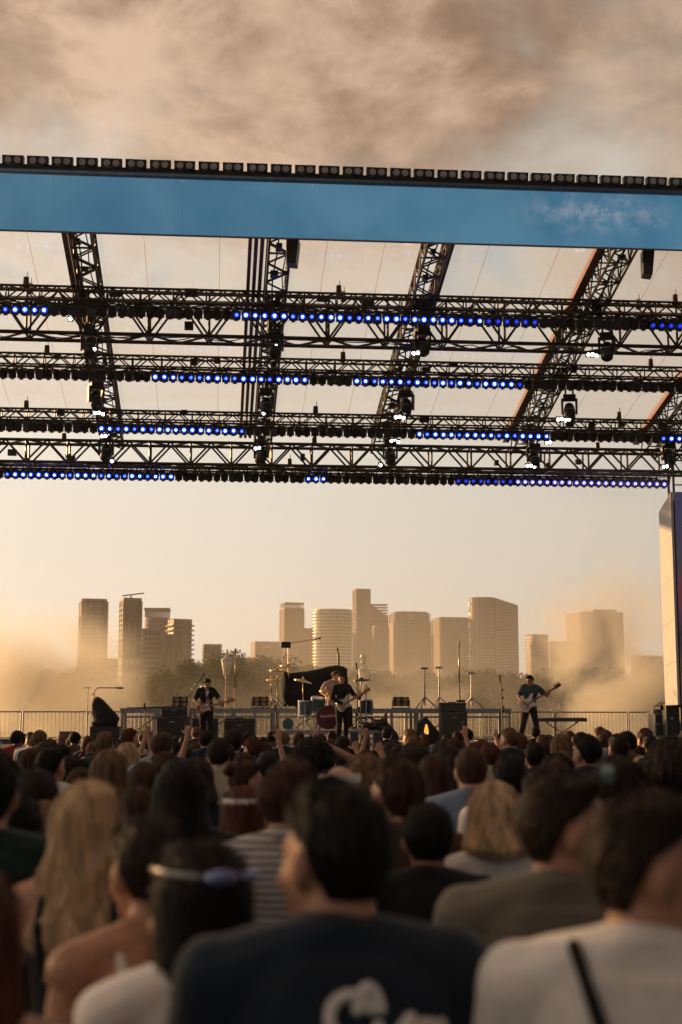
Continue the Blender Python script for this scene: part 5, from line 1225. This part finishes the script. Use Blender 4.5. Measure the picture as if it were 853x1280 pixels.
def get_fig(fem, head, arm, build):
    def mk():
        kw = {}
        if arm in ('up', 'upl'): kw['hand'] = (None, ((0, 0, 1), (0, 1, 0))) if arm == 'up' else (((0, 0, 1), (0, 1, 0)), None); kw['curl'] = (0.5, 1.6) if arm == 'up' else (1.6, 0.5)
        if arm == 'phone': kw['hand'] = (None, ((-0.2, 0.3, 0.9), (0, 1, 0))); kw['curl'] = (0.5, 0.9)
        f = Fig(fem, (0, 0), HEADS[head], ARMN[arm], None, build, **kw)
        if arm == 'up': f.point = 1
        if arm == 'upl': f.point = 0
        return f
    return cached(('fig', fem, head, arm, build), mk)
def person(px, ytop, Y, label, hair='short', hc='dark', top='tee', tc='black', fem=False, head='s', arm='down', skin=0, yaw=0.0, trousers='denim', group=None, build=1.0, vox=0.013, hs=0, z=None):
    fig = get_fig(fem, head, arm, build)
    zt_ = Z_at(ytop, Y, px) if z is None else z
    extra = {'afro': 0.065, 'mop': 0.032, 'quiff': 0.032, 'long': 0.016, 'wavy': 0.02, 'mid': 0.018, None: 0.0}.get(hair, 0.016)
    s = max(0.80, min(zt_/(1.75+extra), 1.16))
    t = thing('person', label, 'person', (X_at(px, Y), Y, zt_-s*(1.75+extra)), yaw, group); t.scale = (s,)*3
    setm(obj('body', cached(('b', fem, head, arm, build, vox), lambda: fig.body_mesh(vox)), t), SKIN[skin], DARKF)
    setm(obj('shirt', cached(('s', fem, arm, build, top, vox), lambda: fig.shirt_mesh(top, vox, 1.0)), t), CM[tc])
    setm(obj('trousers', cached(('t', fem, build), lambda: fig.trouser_mesh(0.016)), t), CM[trousers])
    setm(obj('shoes', cached(('sh', fem, build), lambda: fig.shoe_mesh(0.014)), t), CM['black'])
    if hair: setm(obj('hair', cached(('h', hair, hs), lambda: hair_mesh(hair, hs*3.7+1)), t, mw=fig.hm.copy()), HM[hc])
    return t
def on_back(t, kind_key, pts, off=0.004, frm=-1):
    """project (x, z) points onto the back of a shirt mesh, in the person's own space"""
    from mathutils.bvhtree import BVHTree
    me = CACHE[kind_key]; bvh = BVHTree.FromPolygons([v.co for v in me.vertices], [tuple(p.vertices) for p in me.polygons]); res = []
    for x, z in pts:
        h = bvh.ray_cast(V3((x, frm, z)), V3((0, -frm, 0)))
        if h[0] is not None: res.append(h[0]+V3((0, frm*off, 0)))
    return res
def sunglasses(t, fig, label, y=-0.02, z=0.11, back=False, lens=None):
    """sunglasses pushed up on the hair"""
    A = fig.hm; fr = MB(); ln = MB(); sg = -1 if back else 1
    for q in (-1, 1):
        ln.ell((q*0.036, sg*0.085, z), (0.030, 0.006, 0.022)); fr.tube((q*0.07, sg*0.08, z), (q*0.098, -sg*0.02, z-0.02), 0.004, None, 6)
    fr.tube((-0.07, sg*0.087, z+0.012), (0.07, sg*0.087, z+0.012), 0.005, None, 6)
    o = obj('sunglasses', fr.build_mesh('sunglasses_frame'), t, BLK, mw=A.copy()); obj('lens', ln.build_mesh('sunglasses_lens', True), o, lens or LENSOFF)
    return o
# ------------------------------------------------------------------ the crowd near the camera, placed one by one
P = person
NV = 0.009
BL_LENS = mat('blue_mirror_lens', (0.30, 0.38, 0.95), 0.25, 0.5, 0.5, 30)  # blue mirror lens, its bright sky highlight put into the base colour
# 1 man in navy tee in the middle
m1 = P(422, 970, 2.55, 'man with short dark hair in a navy tee with white script on its back', 'quiff', 'black', 'tee', 'navy', head='l', arm='down', skin=1, yaw=R(4), vox=NV, build=1.06)
def strokes(t, key, groups, r, mt, name):
    m = MB()
    for pts in groups:
        pr = on_back(t, key, pts)
        for a, b in zip(pr[:-1], pr[1:]): m.cap(a, b, r, r, 6)
    m.build(name, mt, t)
k1 = ('s', False, 'down', 1.06, 'tee', NV)
arc = lambda cx, cz, rx, rz, a0, a1, n=14: [(cx+rx*math.cos(R(a0+(a1-a0)*i/n)), cz+rz*math.sin(R(a0+(a1-a0)*i/n))) for i in range(n+1)]
PR = [arc(0.00, 1.255, 0.035, 0.035, 20, 300), arc(0.03, 1.25, 0.02, 0.05, 160, 20), [(0.045, 1.24), (0.055, 1.21), (0.085, 1.235), (0.10, 1.25)], arc(0.125, 1.215, 0.03, 0.025, 0, 360), [(0.155, 1.235), (0.16, 1.195), (0.19, 1.20)],
                 arc(-0.02, 1.19, 0.03, 0.02, 0, 360), [(0.05, 1.19), (0.08, 1.16), (0.12, 1.17)]]
strokes(m1, k1, [[(x, z+0.150) for x, z in p] for p in PR], 0.010, CM['white'], 'back_print')
# 2 man in white tee with a strap
m2 = P(800, 990, 2.4, 'man in a white tee with a thin black strap across his back', 'short', 'dark', 'tee', 'white', head='rb', skin=1, yaw=R(-16), vox=NV, build=1.06)
k2 = ('s', False, 'down', 1.06, 'tee', NV)
st = on_back(m2, k2, [(-0.115+0.20*i/60, 1.52-0.55*i/60) for i in range(61)], 0.004)
st = [q+V3((0, 0, 0.006)) for q in st]
mm = MB(); rings = []
for a, b in zip(st[:-1], st[1:]): mm.cap(a, b, 0.012, 0.012, 6)
mm.build('bag_strap', CM['black'], m2)
# 3 man in olive polo
m3 = P(697, 968, 3.25, 'bearded man in an olive grey shirt with sunglasses pushed into his hair', 'short', 'dark', 'tee', 'olive', head='rb', skin=1, yaw=R(-10), vox=NV, build=1.08, hs=1)
sunglasses(m3, get_fig(False, 'rb', 'down', 1.08), '', z=0.14, lens=mat('sky_lens', (0.05, 0.10, 0.13), 0.7, 0.0, 0.1, 9, spec=0.1))
bd_ = MB(); bd_.ell((0, 0.05, -0.075), (0.056, 0.052, 0.05)); o = obj('beard', bd_.build_mesh('beard', True), m3, HM['dark'], mw=get_fig(False, 'rb', 'down', 1.08).hm.copy())
obj('beard', bd_.build_mesh('beard', True), m2, HM['dark'], mw=get_fig(False, 'rb', 'down', 1.06).hm.copy())
# 4 black hair black tee
P(533, 1004, 4.7, 'person with a round black haircut in a black tee behind the olive shirt', 'short', 'black', 'tee', 'black', skin=2, vox=NV, build=0.98)
# 5 woman in white tank top, and the long black hair in front of her
w5 = P(190, 1019, 3.25, 'woman in a white strappy top with bare shoulders, dark hair tied back', 'tail', 'dark', 'tank', 'white', True, 's', 'down', 1, R(26), vox=NV, hs=1, build=1.1)
w5b = P(256, 1052, 2.75, 'woman with long straight black hair and blue mirrored sunglasses on her head', 'long', 'black', 'tee', 'white', True, 'l', 'down', 1, R(8), vox=NV, hs=1, build=1.0)
hb_ = MB().lathe([(0.108, -0.007), (0.111, 0), (0.108, 0.007)], (0, -0.012, 0.082), 28, None, 0.82, 1.0, caps=False); gl5 = obj('sunglasses', hb_.build_mesh('sunglasses_frame', True), w5b, ALU, mw=get_fig(True, 'l', 'down', 1.0).hm.copy())
l5 = MB(); l5.ell((-0.035, -0.118, 0.082), (0.034, 0.010, 0.015), Euler((0, 0, -0.3)).to_matrix()); l5.ell((0.04, -0.116, 0.080), (0.030, 0.009, 0.011), Euler((0, 0, 0.35)).to_matrix()); obj('lens', l5.build_mesh('sunglasses_lens', True), gl5, BL_LENS)
bg = thing('handbag', 'black shoulder bag hanging beside the white strappy top', 'bag', (w5.location.x+0.05, w5.location.y-0.3, 0.85)); MB().box((0, 0, 0.13), (0.26, 0.10, 0.24)).build('pouch', CM['black'], bg, bevel=0.03)
MB().path([(-0.12, 0, 0.25), (-0.08, 0.02, 0.42), (0.02, 0.05, 0.52), (0.1, 0.02, 0.42), (0.12, 0, 0.25)], 0.012, 6).build('strap', CM['black'], bg)
# 6 blonde
w6 = P(112, 978, 4.0, 'woman with long wavy blonde hair in a black tank top and sunglasses', 'wavy', 'blonde', 'tank', 'black', True, 'r', 'down', 0, R(-6), vox=NV, hs=0, build=1.05)
sunglasses(w6, get_fig(True, 'r', 'down', 1.05), '', z=0.012)
# 7 left edge bare shoulder
P(-38, 1080, 2.35, 'bare-shouldered woman with long auburn hair close to the strappy white top', 'long', 'auburn', 'tank', 'brown', True, 's', 'down', 1, R(5), vox=NV, hs=0, build=1.1)
P(-14, 935, 4.2, 'person in a dark green jacket beside the long blonde hair', 'short', 'black', 'long', 'green', skin=1, vox=NV, build=1.05)
# 8 striped tee
P(362, 946, 4.7, 'man in a striped grey tee with brown hair behind the navy tee', 'quiff', 'brown', 'tee', 'striped', head='r', skin=0, yaw=R(-10), vox=NV, hs=1)
L_ = [  # px, ytop, Y, label, hair, hc, top, tc, fem, head, arm, skin, yaw
 (227, 950, 5.2, 'person with very long straight black hair behind the strappy white top', 'long', 'black', 'tee', 'black', True, 's', 'down', 1, 0),
 (304, 984, 6.0, 'woman with long auburn hair and pale headband beside the striped tee', 'long', 'auburn', 'tank', 'cream', True, 's', 'down', 1, 0),
 (306, 951, 8.3, 'woman with dark hair in a bun glancing aside above the auburn hair', 'bun', 'brown', 'tank', 'black', True, 'rr', 'down', 0, 0),
 (274, 923, 11.0, 'person with round dark hair in a pale tee under a raised hand', 'short', 'dark', 'tee', 'cream', False, 's', 'down', 1, 0),
 (137, 938, 7.4, 'woman with straight light brown hair beyond the wavy blonde hair', 'long', 'light', 'tee', 'pink', True, 's', 'down', 0, 0),
 (47, 962, 5.8, 'woman with long dark brown hair left of the wavy blonde', 'long', 'dark', 'tee', 'black', True, 'l', 'down', 1, 0),
 (64, 934, 9.4, 'man with thick black hair in a white tee beyond the long dark hair', 'short', 'black', 'tee', 'white', False, 'r', 'down', 1, 0),
 (22, 993, 4.9, 'woman with dark shoulder hair in a pinstriped shirt', 'mid', 'black', 'tee', 'pinstripe', True, 's', 'down', 1, 0),
 (58, 1003, 5.4, 'woman with light brown hair beside the pinstriped shirt', 'long', 'light', 'tee', 'grey', True, 's', 'down', 0, 0),
 (174, 985, 6.6, 'woman with dark brown hair between the blonde and long black hair', 'long', 'brown', 'tee', 'brown', True, 's', 'down', 0, 0),
 (497, 944, 5.0, 'man with brown swept hair and bare neck behind the black haircut', 'quiff', 'brown', 'tee', 'brown', False, 'l', 'down', 0, 0),
 (588, 933, 7.4, 'man with cropped hair and red neck in a light blue tee', 'crop', 'brown', 'tee', 'blue', False, 's', 'down', 4, 0),
 (617, 979, 4.9, 'blonde bob-haired woman in a white tee beside the olive shirt', 'mid', 'blonde', 'tee', 'white', True, 's', 'down', 0, 0),
 (391, 921, 8.6, 'person with a big black afro beyond the striped tee', 'afro', 'black', 'tee', 'black', False, 's', 'down', 3, 0),
 (425, 958, 5.9, 'bald man with a white band round his head', None, 'dark', 'tee', 'grey', False, 's', 'down', 4, 0),
 (542, 944, 7.6, 'woman with long brown hair next to the light blue tee', 'long', 'brown', 'tee', 'black', True, 's', 'down', 0, 0),
 (458, 944, 7.0, 'woman with long light brown hair beside the bald man', 'long', 'light', 'tee', 'pink', True, 's', 'down', 0, 0),
 (636, 944, 7.2, 'person with short dark hair beyond the blonde bob', 'short', 'black', 'tee', 'white', False, 's', 'down', 2, 0),
 (690, 949, 6.4, 'person with messy brown hair beyond the olive shirt', 'mop', 'brown', 'tee', 'grey', False, 'r', 'down', 0, 0),
 (768, 944, 5.2, 'person with messy dark brown hair beyond the white tee and strap', 'mop', 'dark', 'tee', 'black', False, 'r', 'down', 1, 0),
 (842, 920, 6.0, 'person with large dark curls at the edge beside the flight cases', 'afro', 'dark', 'tee', 'black', False, 's', 'down', 2, 0),
 (733, 918, 10.6, 'person with thick black hair below the keyboard end', 'mop', 'black', 'tee', 'navy', False, 'l', 'down', 2, 0),
 (700, 938, 11.0, 'person with fair curly hair below the bass player', 'mop', 'light', 'tee', 'cream', False, 's', 'down', 0, 0),
 (668, 928, 12.5, 'person with black spiky hair below the keyboard', 'mop', 'black', 'tee', 'black', False, 's', 'down', 2, 0),
 (512, 930, 11.5, 'person with dark straight hair below the wedge monitors', 'short', 'dark', 'tee', 'grey', False, 's', 'down', 1, 0),
 (560, 932, 9.4, 'person with a dark ponytail below the bass cabinet', 'tail', 'dark', 'tee', 'white', True, 's', 'down', 1, 0),
 (17, 950, 8.6, 'person with cropped light hair near the smoky end', 'crop', 'light', 'tee', 'brown', False, 's', 'down', 0, 0),
 (40, 936, 12.0, 'person with short brown hair below the low steel stand', 'short', 'brown', 'tee', 'navy', False, 'r', 'down', 0, 0),
 (92, 944, 11.0, 'person with shaggy dark hair below the covered monitor', 'mop', 'dark', 'tee', 'green', False, 's', 'down', 1, 0),
 (207, 940, 9.2, 'person with short brown hair in a red tee under the large amplifier', 'short', 'brown', 'tee', 'red', False, 'l', 'down', 0, 0),
 (246, 948, 7.6, 'person with dark shoulder length hair under the sunburst guitarist', 'mid', 'dark', 'tee', 'navy', True, 's', 'down', 1, 0),
 (335, 938, 9.6, 'person with a dark green cap-like crop beside the afro', 'crop', 'black', 'tee', 'green', False, 's', 'down', 2, 0),
]
for r_ in L_:
    t = P(r_[0], r_[1], r_[2], r_[3], r_[4], r_[5], r_[6], r_[7], r_[8], r_[9], r_[10], r_[11], r_[12], vox=NV if r_[2] < 5.5 else 0.013, hs=len(r_[3]) % 2)
    if 'white band' in r_[3] or 'headband' in r_[3]:
        bnd = MB().lathe([(0.101, -0.016), (0.104, 0), (0.101, 0.016)], (0, -0.012, 0.075), 24, None, 0.86, 1.05, caps=False)
        obj('headband', bnd.build_mesh('headband', True), t, CM['white'], mw=get_fig(r_[8], r_[9], r_[10], 1.0).hm.copy())
# ------------------------------------------------------------------ raised arms and phones
SCREEN = emis('phone_screen', (0.85, 0.72, 0.45), 0.7)
def phone(t, fem, head, arm, label, lit=False):
    f = get_fig(fem, head, arm, 1.0); w = f.wr[1]+V3((-0.02, 0.035, 0.10)); M = t.matrix_basis @ Matrix.Translation(w) @ Euler((R(-12), 0, R(3))).to_matrix().to_4x4()
    o = thing('phone', label, 'phone', M.to_translation(), 0); o.rotation_euler = M.to_euler(); o.scale = (1.05,)*3
    MB().box((0, 0, 0), (0.074, 0.009, 0.150)).build('case', BLK, o, bevel=0.004); MB().box((0, -0.0056, 0), (0.066, 0.002, 0.136)).build('screen', SCREEN if lit else LENSOFF, o)
A_ = [(205, 935, 19.0, 'upl', 'person reaching a finger up in front of the large guitar cabinet', 'brown', 0), (372, 936, 18.0, 'up', 'person raising an arm beside the spare teal drum', 'auburn', 0), (484, 937, 17.0, 'upl', 'person raising a hand below the grey wedge monitor', 'dark', 1), (600, 934, 20.0, 'up', 'person pointing up between the bass cabinet and microphone stand', 'light', 0),
      (158, 934, 17.0, 'up', 'person pointing one finger up beside the covered monitor', 'dark', 1), (265, 938, 15.0, 'upl', 'person raising a hand in front of the sunburst guitarist', 'black', 0), (321, 940, 16.0, 'up', 'person lifting a fist below the combo amplifier', 'brown', 0),
      (404, 938, 12.0, 'elbow', 'person with a bent arm held up below the drum riser', 'light', 1), (556, 936, 16.0, 'up', 'person lifting an open hand by the bass cabinet', 'dark', 0)]
for px, yt, Y, arm, lab, hc, sk in A_: P(px, yt, Y, lab, 'short', hc, 'tee', 'black', False, 's', arm, sk, 0)
for px, yt, Y, lab, lit, hc in [(430, 936, 13.0, 'person filming with a phone below the white guitar', False, 'dark'), (459, 938, 12.0, 'person holding a dark phone high below the ride cymbal', False, 'brown'), (650, 930, 22.0, 'person filming on a glowing phone beside the bass player', True, 'dark')]:
    t = P(px, yt, Y, lab, 'short', hc, 'tee', 'grey', False, 's', 'phone', 1, 0); phone(t, False, 's', 'phone', ('phone with a bright screen' if lit else 'dark phone')+' held up by the '+lab[:14].replace('person ', 'person ')+' '+lab.split(' ', 2)[2][-30:].strip() if False else ('glowing phone held up beside the bass player' if lit else 'dark phone held up below the white guitar' if 'white' in lab else 'dark phone held high below the ride cymbal'), lit)

# ------------------------------------------------------------------ the rest of the crowd up to the stage, copied from a few looks
rnd = random.Random(21)
LOOKS = [('short', 'black', 'tee', 'black', False, 2), ('short', 'dark', 'tee', 'navy', False, 0), ('mop', 'brown', 'tee', 'grey', False, 0), ('long', 'dark', 'tank', 'black', True, 1), ('long', 'light', 'tee', 'pink', True, 0), ('mid', 'brown', 'tee', 'black', True, 0),
         ('crop', 'dark', 'tee', 'white', False, 4), ('quiff', 'brown', 'tee', 'blue', False, 0), ('long', 'blonde', 'tee', 'black', True, 0), ('tail', 'brown', 'tank', 'cream', True, 0), ('mop', 'auburn', 'tee', 'cream', False, 0), ('long', 'auburn', 'tank', 'white', True, 0), ('mop', 'black', 'tee', 'brown', False, 3), ('short', 'light', 'tee', 'green', False, 0), ('bun', 'auburn', 'tee', 'white', True, 0), ('wavy', 'auburn', 'tee', 'navy', True, 1), ('crop', 'dark', 'tee', 'grey', False, 4), ('afro', 'black', 'tee', 'red', False, 3)]
HN = {'short': 'short {} hair', 'mop': 'messy {} hair', 'long': 'long {} hair', 'mid': 'shoulder-length {} hair', 'crop': 'cropped {} hair', 'quiff': 'swept-up {} hair', 'tail': '{} ponytail', 'bun': '{} hair in a bun', 'wavy': 'wavy {} hair', 'afro': 'round {} afro', None: 'bald head'}
HD = {'s': 'facing the stage', 'l': 'turned towards the smoke', 'r': 'turned towards the tower', 'd': 'looking down'}
taken = [(o.location.x, o.location.y) for o in bpy.data.objects if o.get('category') == 'person']
rowsY = []
y = 5.2
while y < 29.5:
    rowsY.append(y); y += 0.95 if y < 14 else 1.25
cand = []
for y in rowsY:
    x = X_at(-25, y); xe = X_at(880, y)
    while x < xe:
        cand.append((x+rnd.uniform(-.14, .14), y+rnd.uniform(-.3, .3))); x += rnd.uniform(0.56, 0.92) if y < 16 else rnd.uniform(0.6, 1.1)
for x, y in cand:
    if y < 7.5 and rnd.random() < 0.2: continue
    if any((x-a)**2+((y-b)*1.0)**2 < 0.30 for a, b in taken): continue
    taken.append((x, y)); hair, hc, top, tc, fem, sk = rnd.choice(LOOKS); hd = rnd.choice('ssssslrrd'); hgt = (rnd.gauss(1.645, 0.06) if fem else rnd.gauss(1.745, 0.065)); hgt = min(max(hgt, 1.53), 1.86)
    v = CAM_ROT.transposed() @ (V3((x, y, hgt))-V3((0, 0, CAMZ))); px = 426.5-v.x/v.z*FPX
    col = {'tee': 'tee', 'tank': 'tank top', 'long': 'jacket'}[top]
    zone = 'near the stage' if y > 20 else 'mid crowd' if y > 13 else 'far from stage'
    h_ = HN[hair].format({'dark': 'dark brown', 'light': 'light brown'}.get(hc, hc)); tcn = {'blue': 'light blue', 'green': 'dark green', 'pink': 'pale pink'}.get(tc, tc)
    lab = f'{"woman" if fem else "man"} with {h_}, {tcn} {col}, {HD[hd]}, {zone}'
    P(px, 0, y, lab, hair, hc, top, tc, fem, hd, 'down', sk, R(rnd.uniform(-14, 14)), vox=0.013, group='crowd: '+lab, z=hgt, hs=rnd.randrange(2))

# ------------------------------------------------------------------ the band
def guitar(label, bodymat, M, bass=False, guard=PWHT, fret=WOOD):
    t = thing('bass_guitar' if bass else 'electric_guitar', label, 'guitar', M.to_translation()); t.rotation_euler = M.to_euler()
    k = 1.12 if bass else 1.0
    out = [(-0.20, 0.02), (-0.19, 0.10), (-0.13, 0.155), (-0.05, 0.15), (0.02, 0.115), (0.08, 0.115), (0.15, 0.155), (0.21, 0.165), (0.22, 0.13), (0.17, 0.085), (0.13, 0.04), (0.13, -0.03), (0.16, -0.075), (0.185, -0.125), (0.165, -0.145), (0.11, -0.125), (0.05, -0.105), (-0.02, -0.12), (-0.09, -0.155), (-0.16, -0.13), (-0.195, -0.06)]
    MB().prism([(x*k, z*k) for x, z in out], -0.022, 0.022).build('body', bodymat, t, bevel=0.008)
    pg = [(-0.10, 0.02), (-0.02, 0.075), (0.07, 0.075), (0.14, 0.10), (0.12, 0.04), (0.12, -0.03), (0.14, -0.09), (0.06, -0.075), (-0.03, -0.085), (-0.11, -0.09), (-0.12, -0.04)]
    MB().prism([(x*k, z*k) for x, z in pg], -0.027, -0.0235).build('pickguard', guard, t)
    nl = 0.64 if bass else 0.50
    MB().box((0.11*k+nl/2, -0.012, 0.0), (nl, 0.024, 0.050)).build('neck', WOOD, t); MB().box((0.10*k+nl/2, -0.0265, 0.0), (nl+0.04, 0.006, 0.044)).build('fretboard', fret, t)
    hx = 0.11*k+nl; h = MB().prism([(hx, -0.026), (hx+0.05, -0.035), (hx+0.20, -0.03), (hx+0.21, 0.03), (hx+0.17, 0.06), (hx+0.03, 0.045), (hx, 0.026)], -0.018, 0.002).build('headstock', WOOD if not bass else ROSE, t)
    for i in range(4 if bass else 6):
        a = hx+0.045+i*(0.042 if bass else 0.026); MB().tube((a, -0.008, 0.045), (a, -0.008, 0.10 if bass else 0.085), 0.008, 0.016 if bass else 0.011, 6).build('tuning_peg', CHROME, h)
    for x in ((-0.02, 0.05) if bass else (-0.05, 0.02, 0.08)): MB().box((x, -0.031, -0.005), (0.03 if bass else 0.02, 0.008, 0.075)).build('pickup', BLK, t)
    MB().box((-0.11*k, -0.031, -0.005), (0.045, 0.012, 0.07)).build('bridge', CHROME, t)
    for i in range(2): MB().tube((-0.06-0.04*i, -0.024, -0.09), (-0.06-0.04*i, -0.042, -0.09), 0.014).build('knob', BLK, t)
    s = MB()
    for i in range(4 if bass else 6): s.tube((-0.11*k, -0.035, -0.018+0.0085*i), (hx+0.05, -0.032, -0.016+0.0075*i), 0.0012, None, 3)
    s.build('strings', CHROME, t); return t
def player(label, px, yfoot, ytop, Y, rz, lean, head, neck_deg, gpos, neck_yaw, shirt, sc, trousers, hair, hc, skin, glabel, gm, bass=False, legs=None, guard=PWHT, zf=None, hs=0, inner=None, build=1.0, fret=WOOD):
    a = R(neck_deg); nd = V3((-math.cos(a)*math.cos(neck_yaw), math.cos(a)*math.sin(neck_yaw), math.sin(a))); g = V3(gpos)
    out = V3((0, 1, 0)); out = (out-nd*out.dot(nd)).normalized(); zz = nd.cross(-out); 
    GM = Matrix.Identity(4)
    fy = -out; fz = nd.cross(fy).normalized()
    for i in range(3): GM[i][0] = nd[i]; GM[i][1] = -fy[i]*-1 if False else fy[i]*-1*-1; GM[i][2] = fz[i]
    # guitar front is its -Y side: its Y axis points to the player
    for i in range(3): GM[i][1] = -out[i]
    y_ = V3((GM[0][1], GM[1][1], GM[2][1])); z_ = nd.cross(y_)
    for i in range(3): GM[i][2] = z_[i]; GM[i][3] = g[i]
    fl = 0.62 if bass else 0.50
    lw = g+nd*fl-z_*0.0+out*0.01+V3((0.02, 0, -0.085)); rw = g+out*0.055-nd*0.10+V3((0.02, 0, 0.075))
    f = Fig(False, lean, head, [(lw, V3((-0.7, -0.3, -0.7))), (rw, V3((0.8, -0.7, -0.1)))], legs, build, 0, (1.0, 0.7), ((( -0.15, 0.35, 0.9), (0.3, -0.9, 0.3)), ((-0.75, 0.25, -0.55), (0.1, -0.9, 0.2))))
    zb = DECK; H = Z_at(ytop, Y, px)-zb; s = H/1.775
    t = thing('person', label, 'person', (X_at(px, Y), Y, zb), rz); t.scale = (s,)*3
    setm(obj('body', f.body_mesh(0.0075, 2), t), SKIN[skin], DARKF)
    if inner: setm(obj('undershirt', remesh([f.torso(0.008, 0.9, 1.48)], 0.012, 2, 0.002, name='undershirt'), t), CM[inner])
    if inner:   # an open jacket: two front halves and a back
        sh = remesh([f.torso(0.022, 0.86, 1.49), f.shoulders(0.018), f.arms(0.022, 0.7)], 0.010, 2, 0.006, 7.0, 3.0, 'jacket')
        bm = bmesh.new(); bm.from_mesh(sh); kill = [fc for fc in bm.faces if abs(fc.calc_center_median().x) < 0.035+0.05*max(0, fc.calc_center_median().z-1.2) and fc.calc_center_median().y > 0.03 and fc.calc_center_median().z < 1.5 and fc.calc_center_median().z > 0.80]
        bmesh.ops.delete(bm, geom=kill, context='FACES'); bm.to_mesh(sh); bm.free(); setm(obj('jacket', sh, t), CM[sc])
    else: setm(obj('shirt', f.shirt_mesh(shirt, 0.010, 2.0), t), CM[sc])
    setm(obj('trousers', f.trouser_mesh(0.011), t), CM[trousers]); setm(obj('shoes', f.shoe_mesh(0.011), t), CM['black'])
    setm(obj('hair', hair_mesh(hair, hs), t, mw=f.hm.copy()), HM[hc])
    W_ = Matrix.LocRotScale(t.location, Euler((0, 0, rz)), V3((s,)*3)); M = W_ @ GM
    gt = guitar(glabel, gm, M, bass, guard, fret); gt.scale = (s,)*3
    sp = [f.sh[0]+V3((0.07, 0.02, 0.07)), f.lean @ V3((-0.06, 0.13, 1.36)), f.lean @ V3((0.02, 0.155, 1.22)), g+V3((0.10, 0.0, 0.10))]
    sp2 = [sp[0], f.lean @ V3((-0.04, -0.13, 1.40)), f.lean @ V3((0.10, -0.14, 1.20)), f.lean @ V3((0.19, -0.03, 1.08)), g-nd*0.2]
    m = MB(); m.path(sp, 0.02, 6); m.path(sp2, 0.02, 6); m.build('guitar_strap', CM['black'], t)
    return t
wide = [((-0.16, 0.06, 0.49), (-0.20, 0.0, 0.09), (-0.3, 1)), ((0.17, 0.06, 0.49), (0.27, -0.02, 0.09), (0.4, 1))]
player('bass player in a blue tee and black trousers leaning over his bass', 662.5, 931, 843, 35.0, R(174), (6, -4), (-38, -24, 0), 30, (0.06, 0.19, 1.03), 0.10, 'tee', 'teal', 'black', 'mop', 'dark', 1, 'cream bass guitar with a dark headstock', CREAM, True, wide, PWHT, hs=0.4, fret=ROSE)
player('guitarist in an open black jacket over a white tee, head bowed', 258, 935, 847.5, 34.2, R(188), (4, 2), (22, -26, 0), 14, (0.07, 0.18, 1.00), 0.15, 'tee', 'black', 'black', 'mop', 'dark', 0, 'sunburst electric guitar with a white pickguard', SUNB, False, None, PWHT, hs=2.0, inner='white')
player('guitarist in black with a white guitar in front of the drums', 428, 938, 842, 34.3, R(208), (5, 4), (-36, -6, 0), 27, (0.07, 0.18, 1.02), 0.12, 'long', 'black', 'black', 'quiff', 'brown', 0, 'white electric guitar with a maple neck', CREAM, False, None, PWHT, hs=3.0)
# drummer, seated
dmr = Fig(False, (8, 0), (26, -14, 0), [(V3((-0.20, 0.42, 1.12)), V3((-0.8, -0.2, -0.5))), (V3((0.28, 0.40, 1.14)), V3((0.9, -0.2, -0.4)))], [((-0.22, 0.44, 0.92), (-0.22, 0.50, 0.50), (-0.2, 1)), ((0.22, 0.44, 0.92), (0.24, 0.52, 0.50), (0.2, 1))], 1.0, 0, (1.3, 1.3))
Yd = DY+0.75; H = Z_at(837.5, Yd, 416); zb_ = dz-0.44
t = thing('person', 'drummer in a pale shirt seated behind the teal drums', 'person', (X_at(417, Yd), Yd, zb_+0.0), R(196)); s = (H-zb_)/1.775; t.scale = (s,)*3
setm(obj('body', dmr.body_mesh(0.0085, 2), t), SKIN[0], DARKF); setm(obj('shirt', dmr.shirt_mesh('tee', 0.011, 4.0), t), CM['pink']); setm(obj('trousers', dmr.trouser_mesh(0.012), t), CM['black']); setm(obj('shoes', dmr.shoe_mesh(0.012), t), CM['black'])
setm(obj('hair', hair_mesh('mop', 5.0), t, mw=dmr.hm.copy()), HM['light'])
W_ = Matrix.LocRotScale(t.location, Euler((0, 0, R(196))), V3((s,)*3))
for k in (0, 1):
    a = W_ @ (dmr.wr[k]+V3((0, 0.07, 0.0))); d = (W_.to_3x3() @ V3((0.25 if k == 0 else -0.2, 0.9, 0.15 if k else -0.1))).normalized()
    st_ = thing('drumstick', 'wooden drumstick in the drummer\'s '+('raised' if k else 'lower')+' hand', 'drumstick', a); MB().tube(-d*0.08, d*0.28, 0.008, 0.006, 6).build('shaft', WOOD, st_); MB().ell(d*0.29, (0.009, 0.009, 0.009), None, 8, 6).build('tip', WOOD, st_)
sto = thing('drum_stool', 'round black stool under the drummer', 'stool', (t.location.x, Yd+0.02, dz)); sh_ = zb_+0.80*s-dz
MB().lathe([(0.17, sh_-0.09), (0.18, sh_-0.05), (0.17, sh_)], (0, 0, 0), 18).build('seat', BLK, sto, smooth=True); MB().tube((0, 0, 0.1), (0, 0, sh_-0.09), 0.02).build('post', CHROME, sto)
for i in range(3): a = 2*math.pi*i/3; MB().tube((0, 0, 0.18), (0.24*math.cos(a), 0.24*math.sin(a), 0.01), 0.012).build('leg', CHROME, sto)
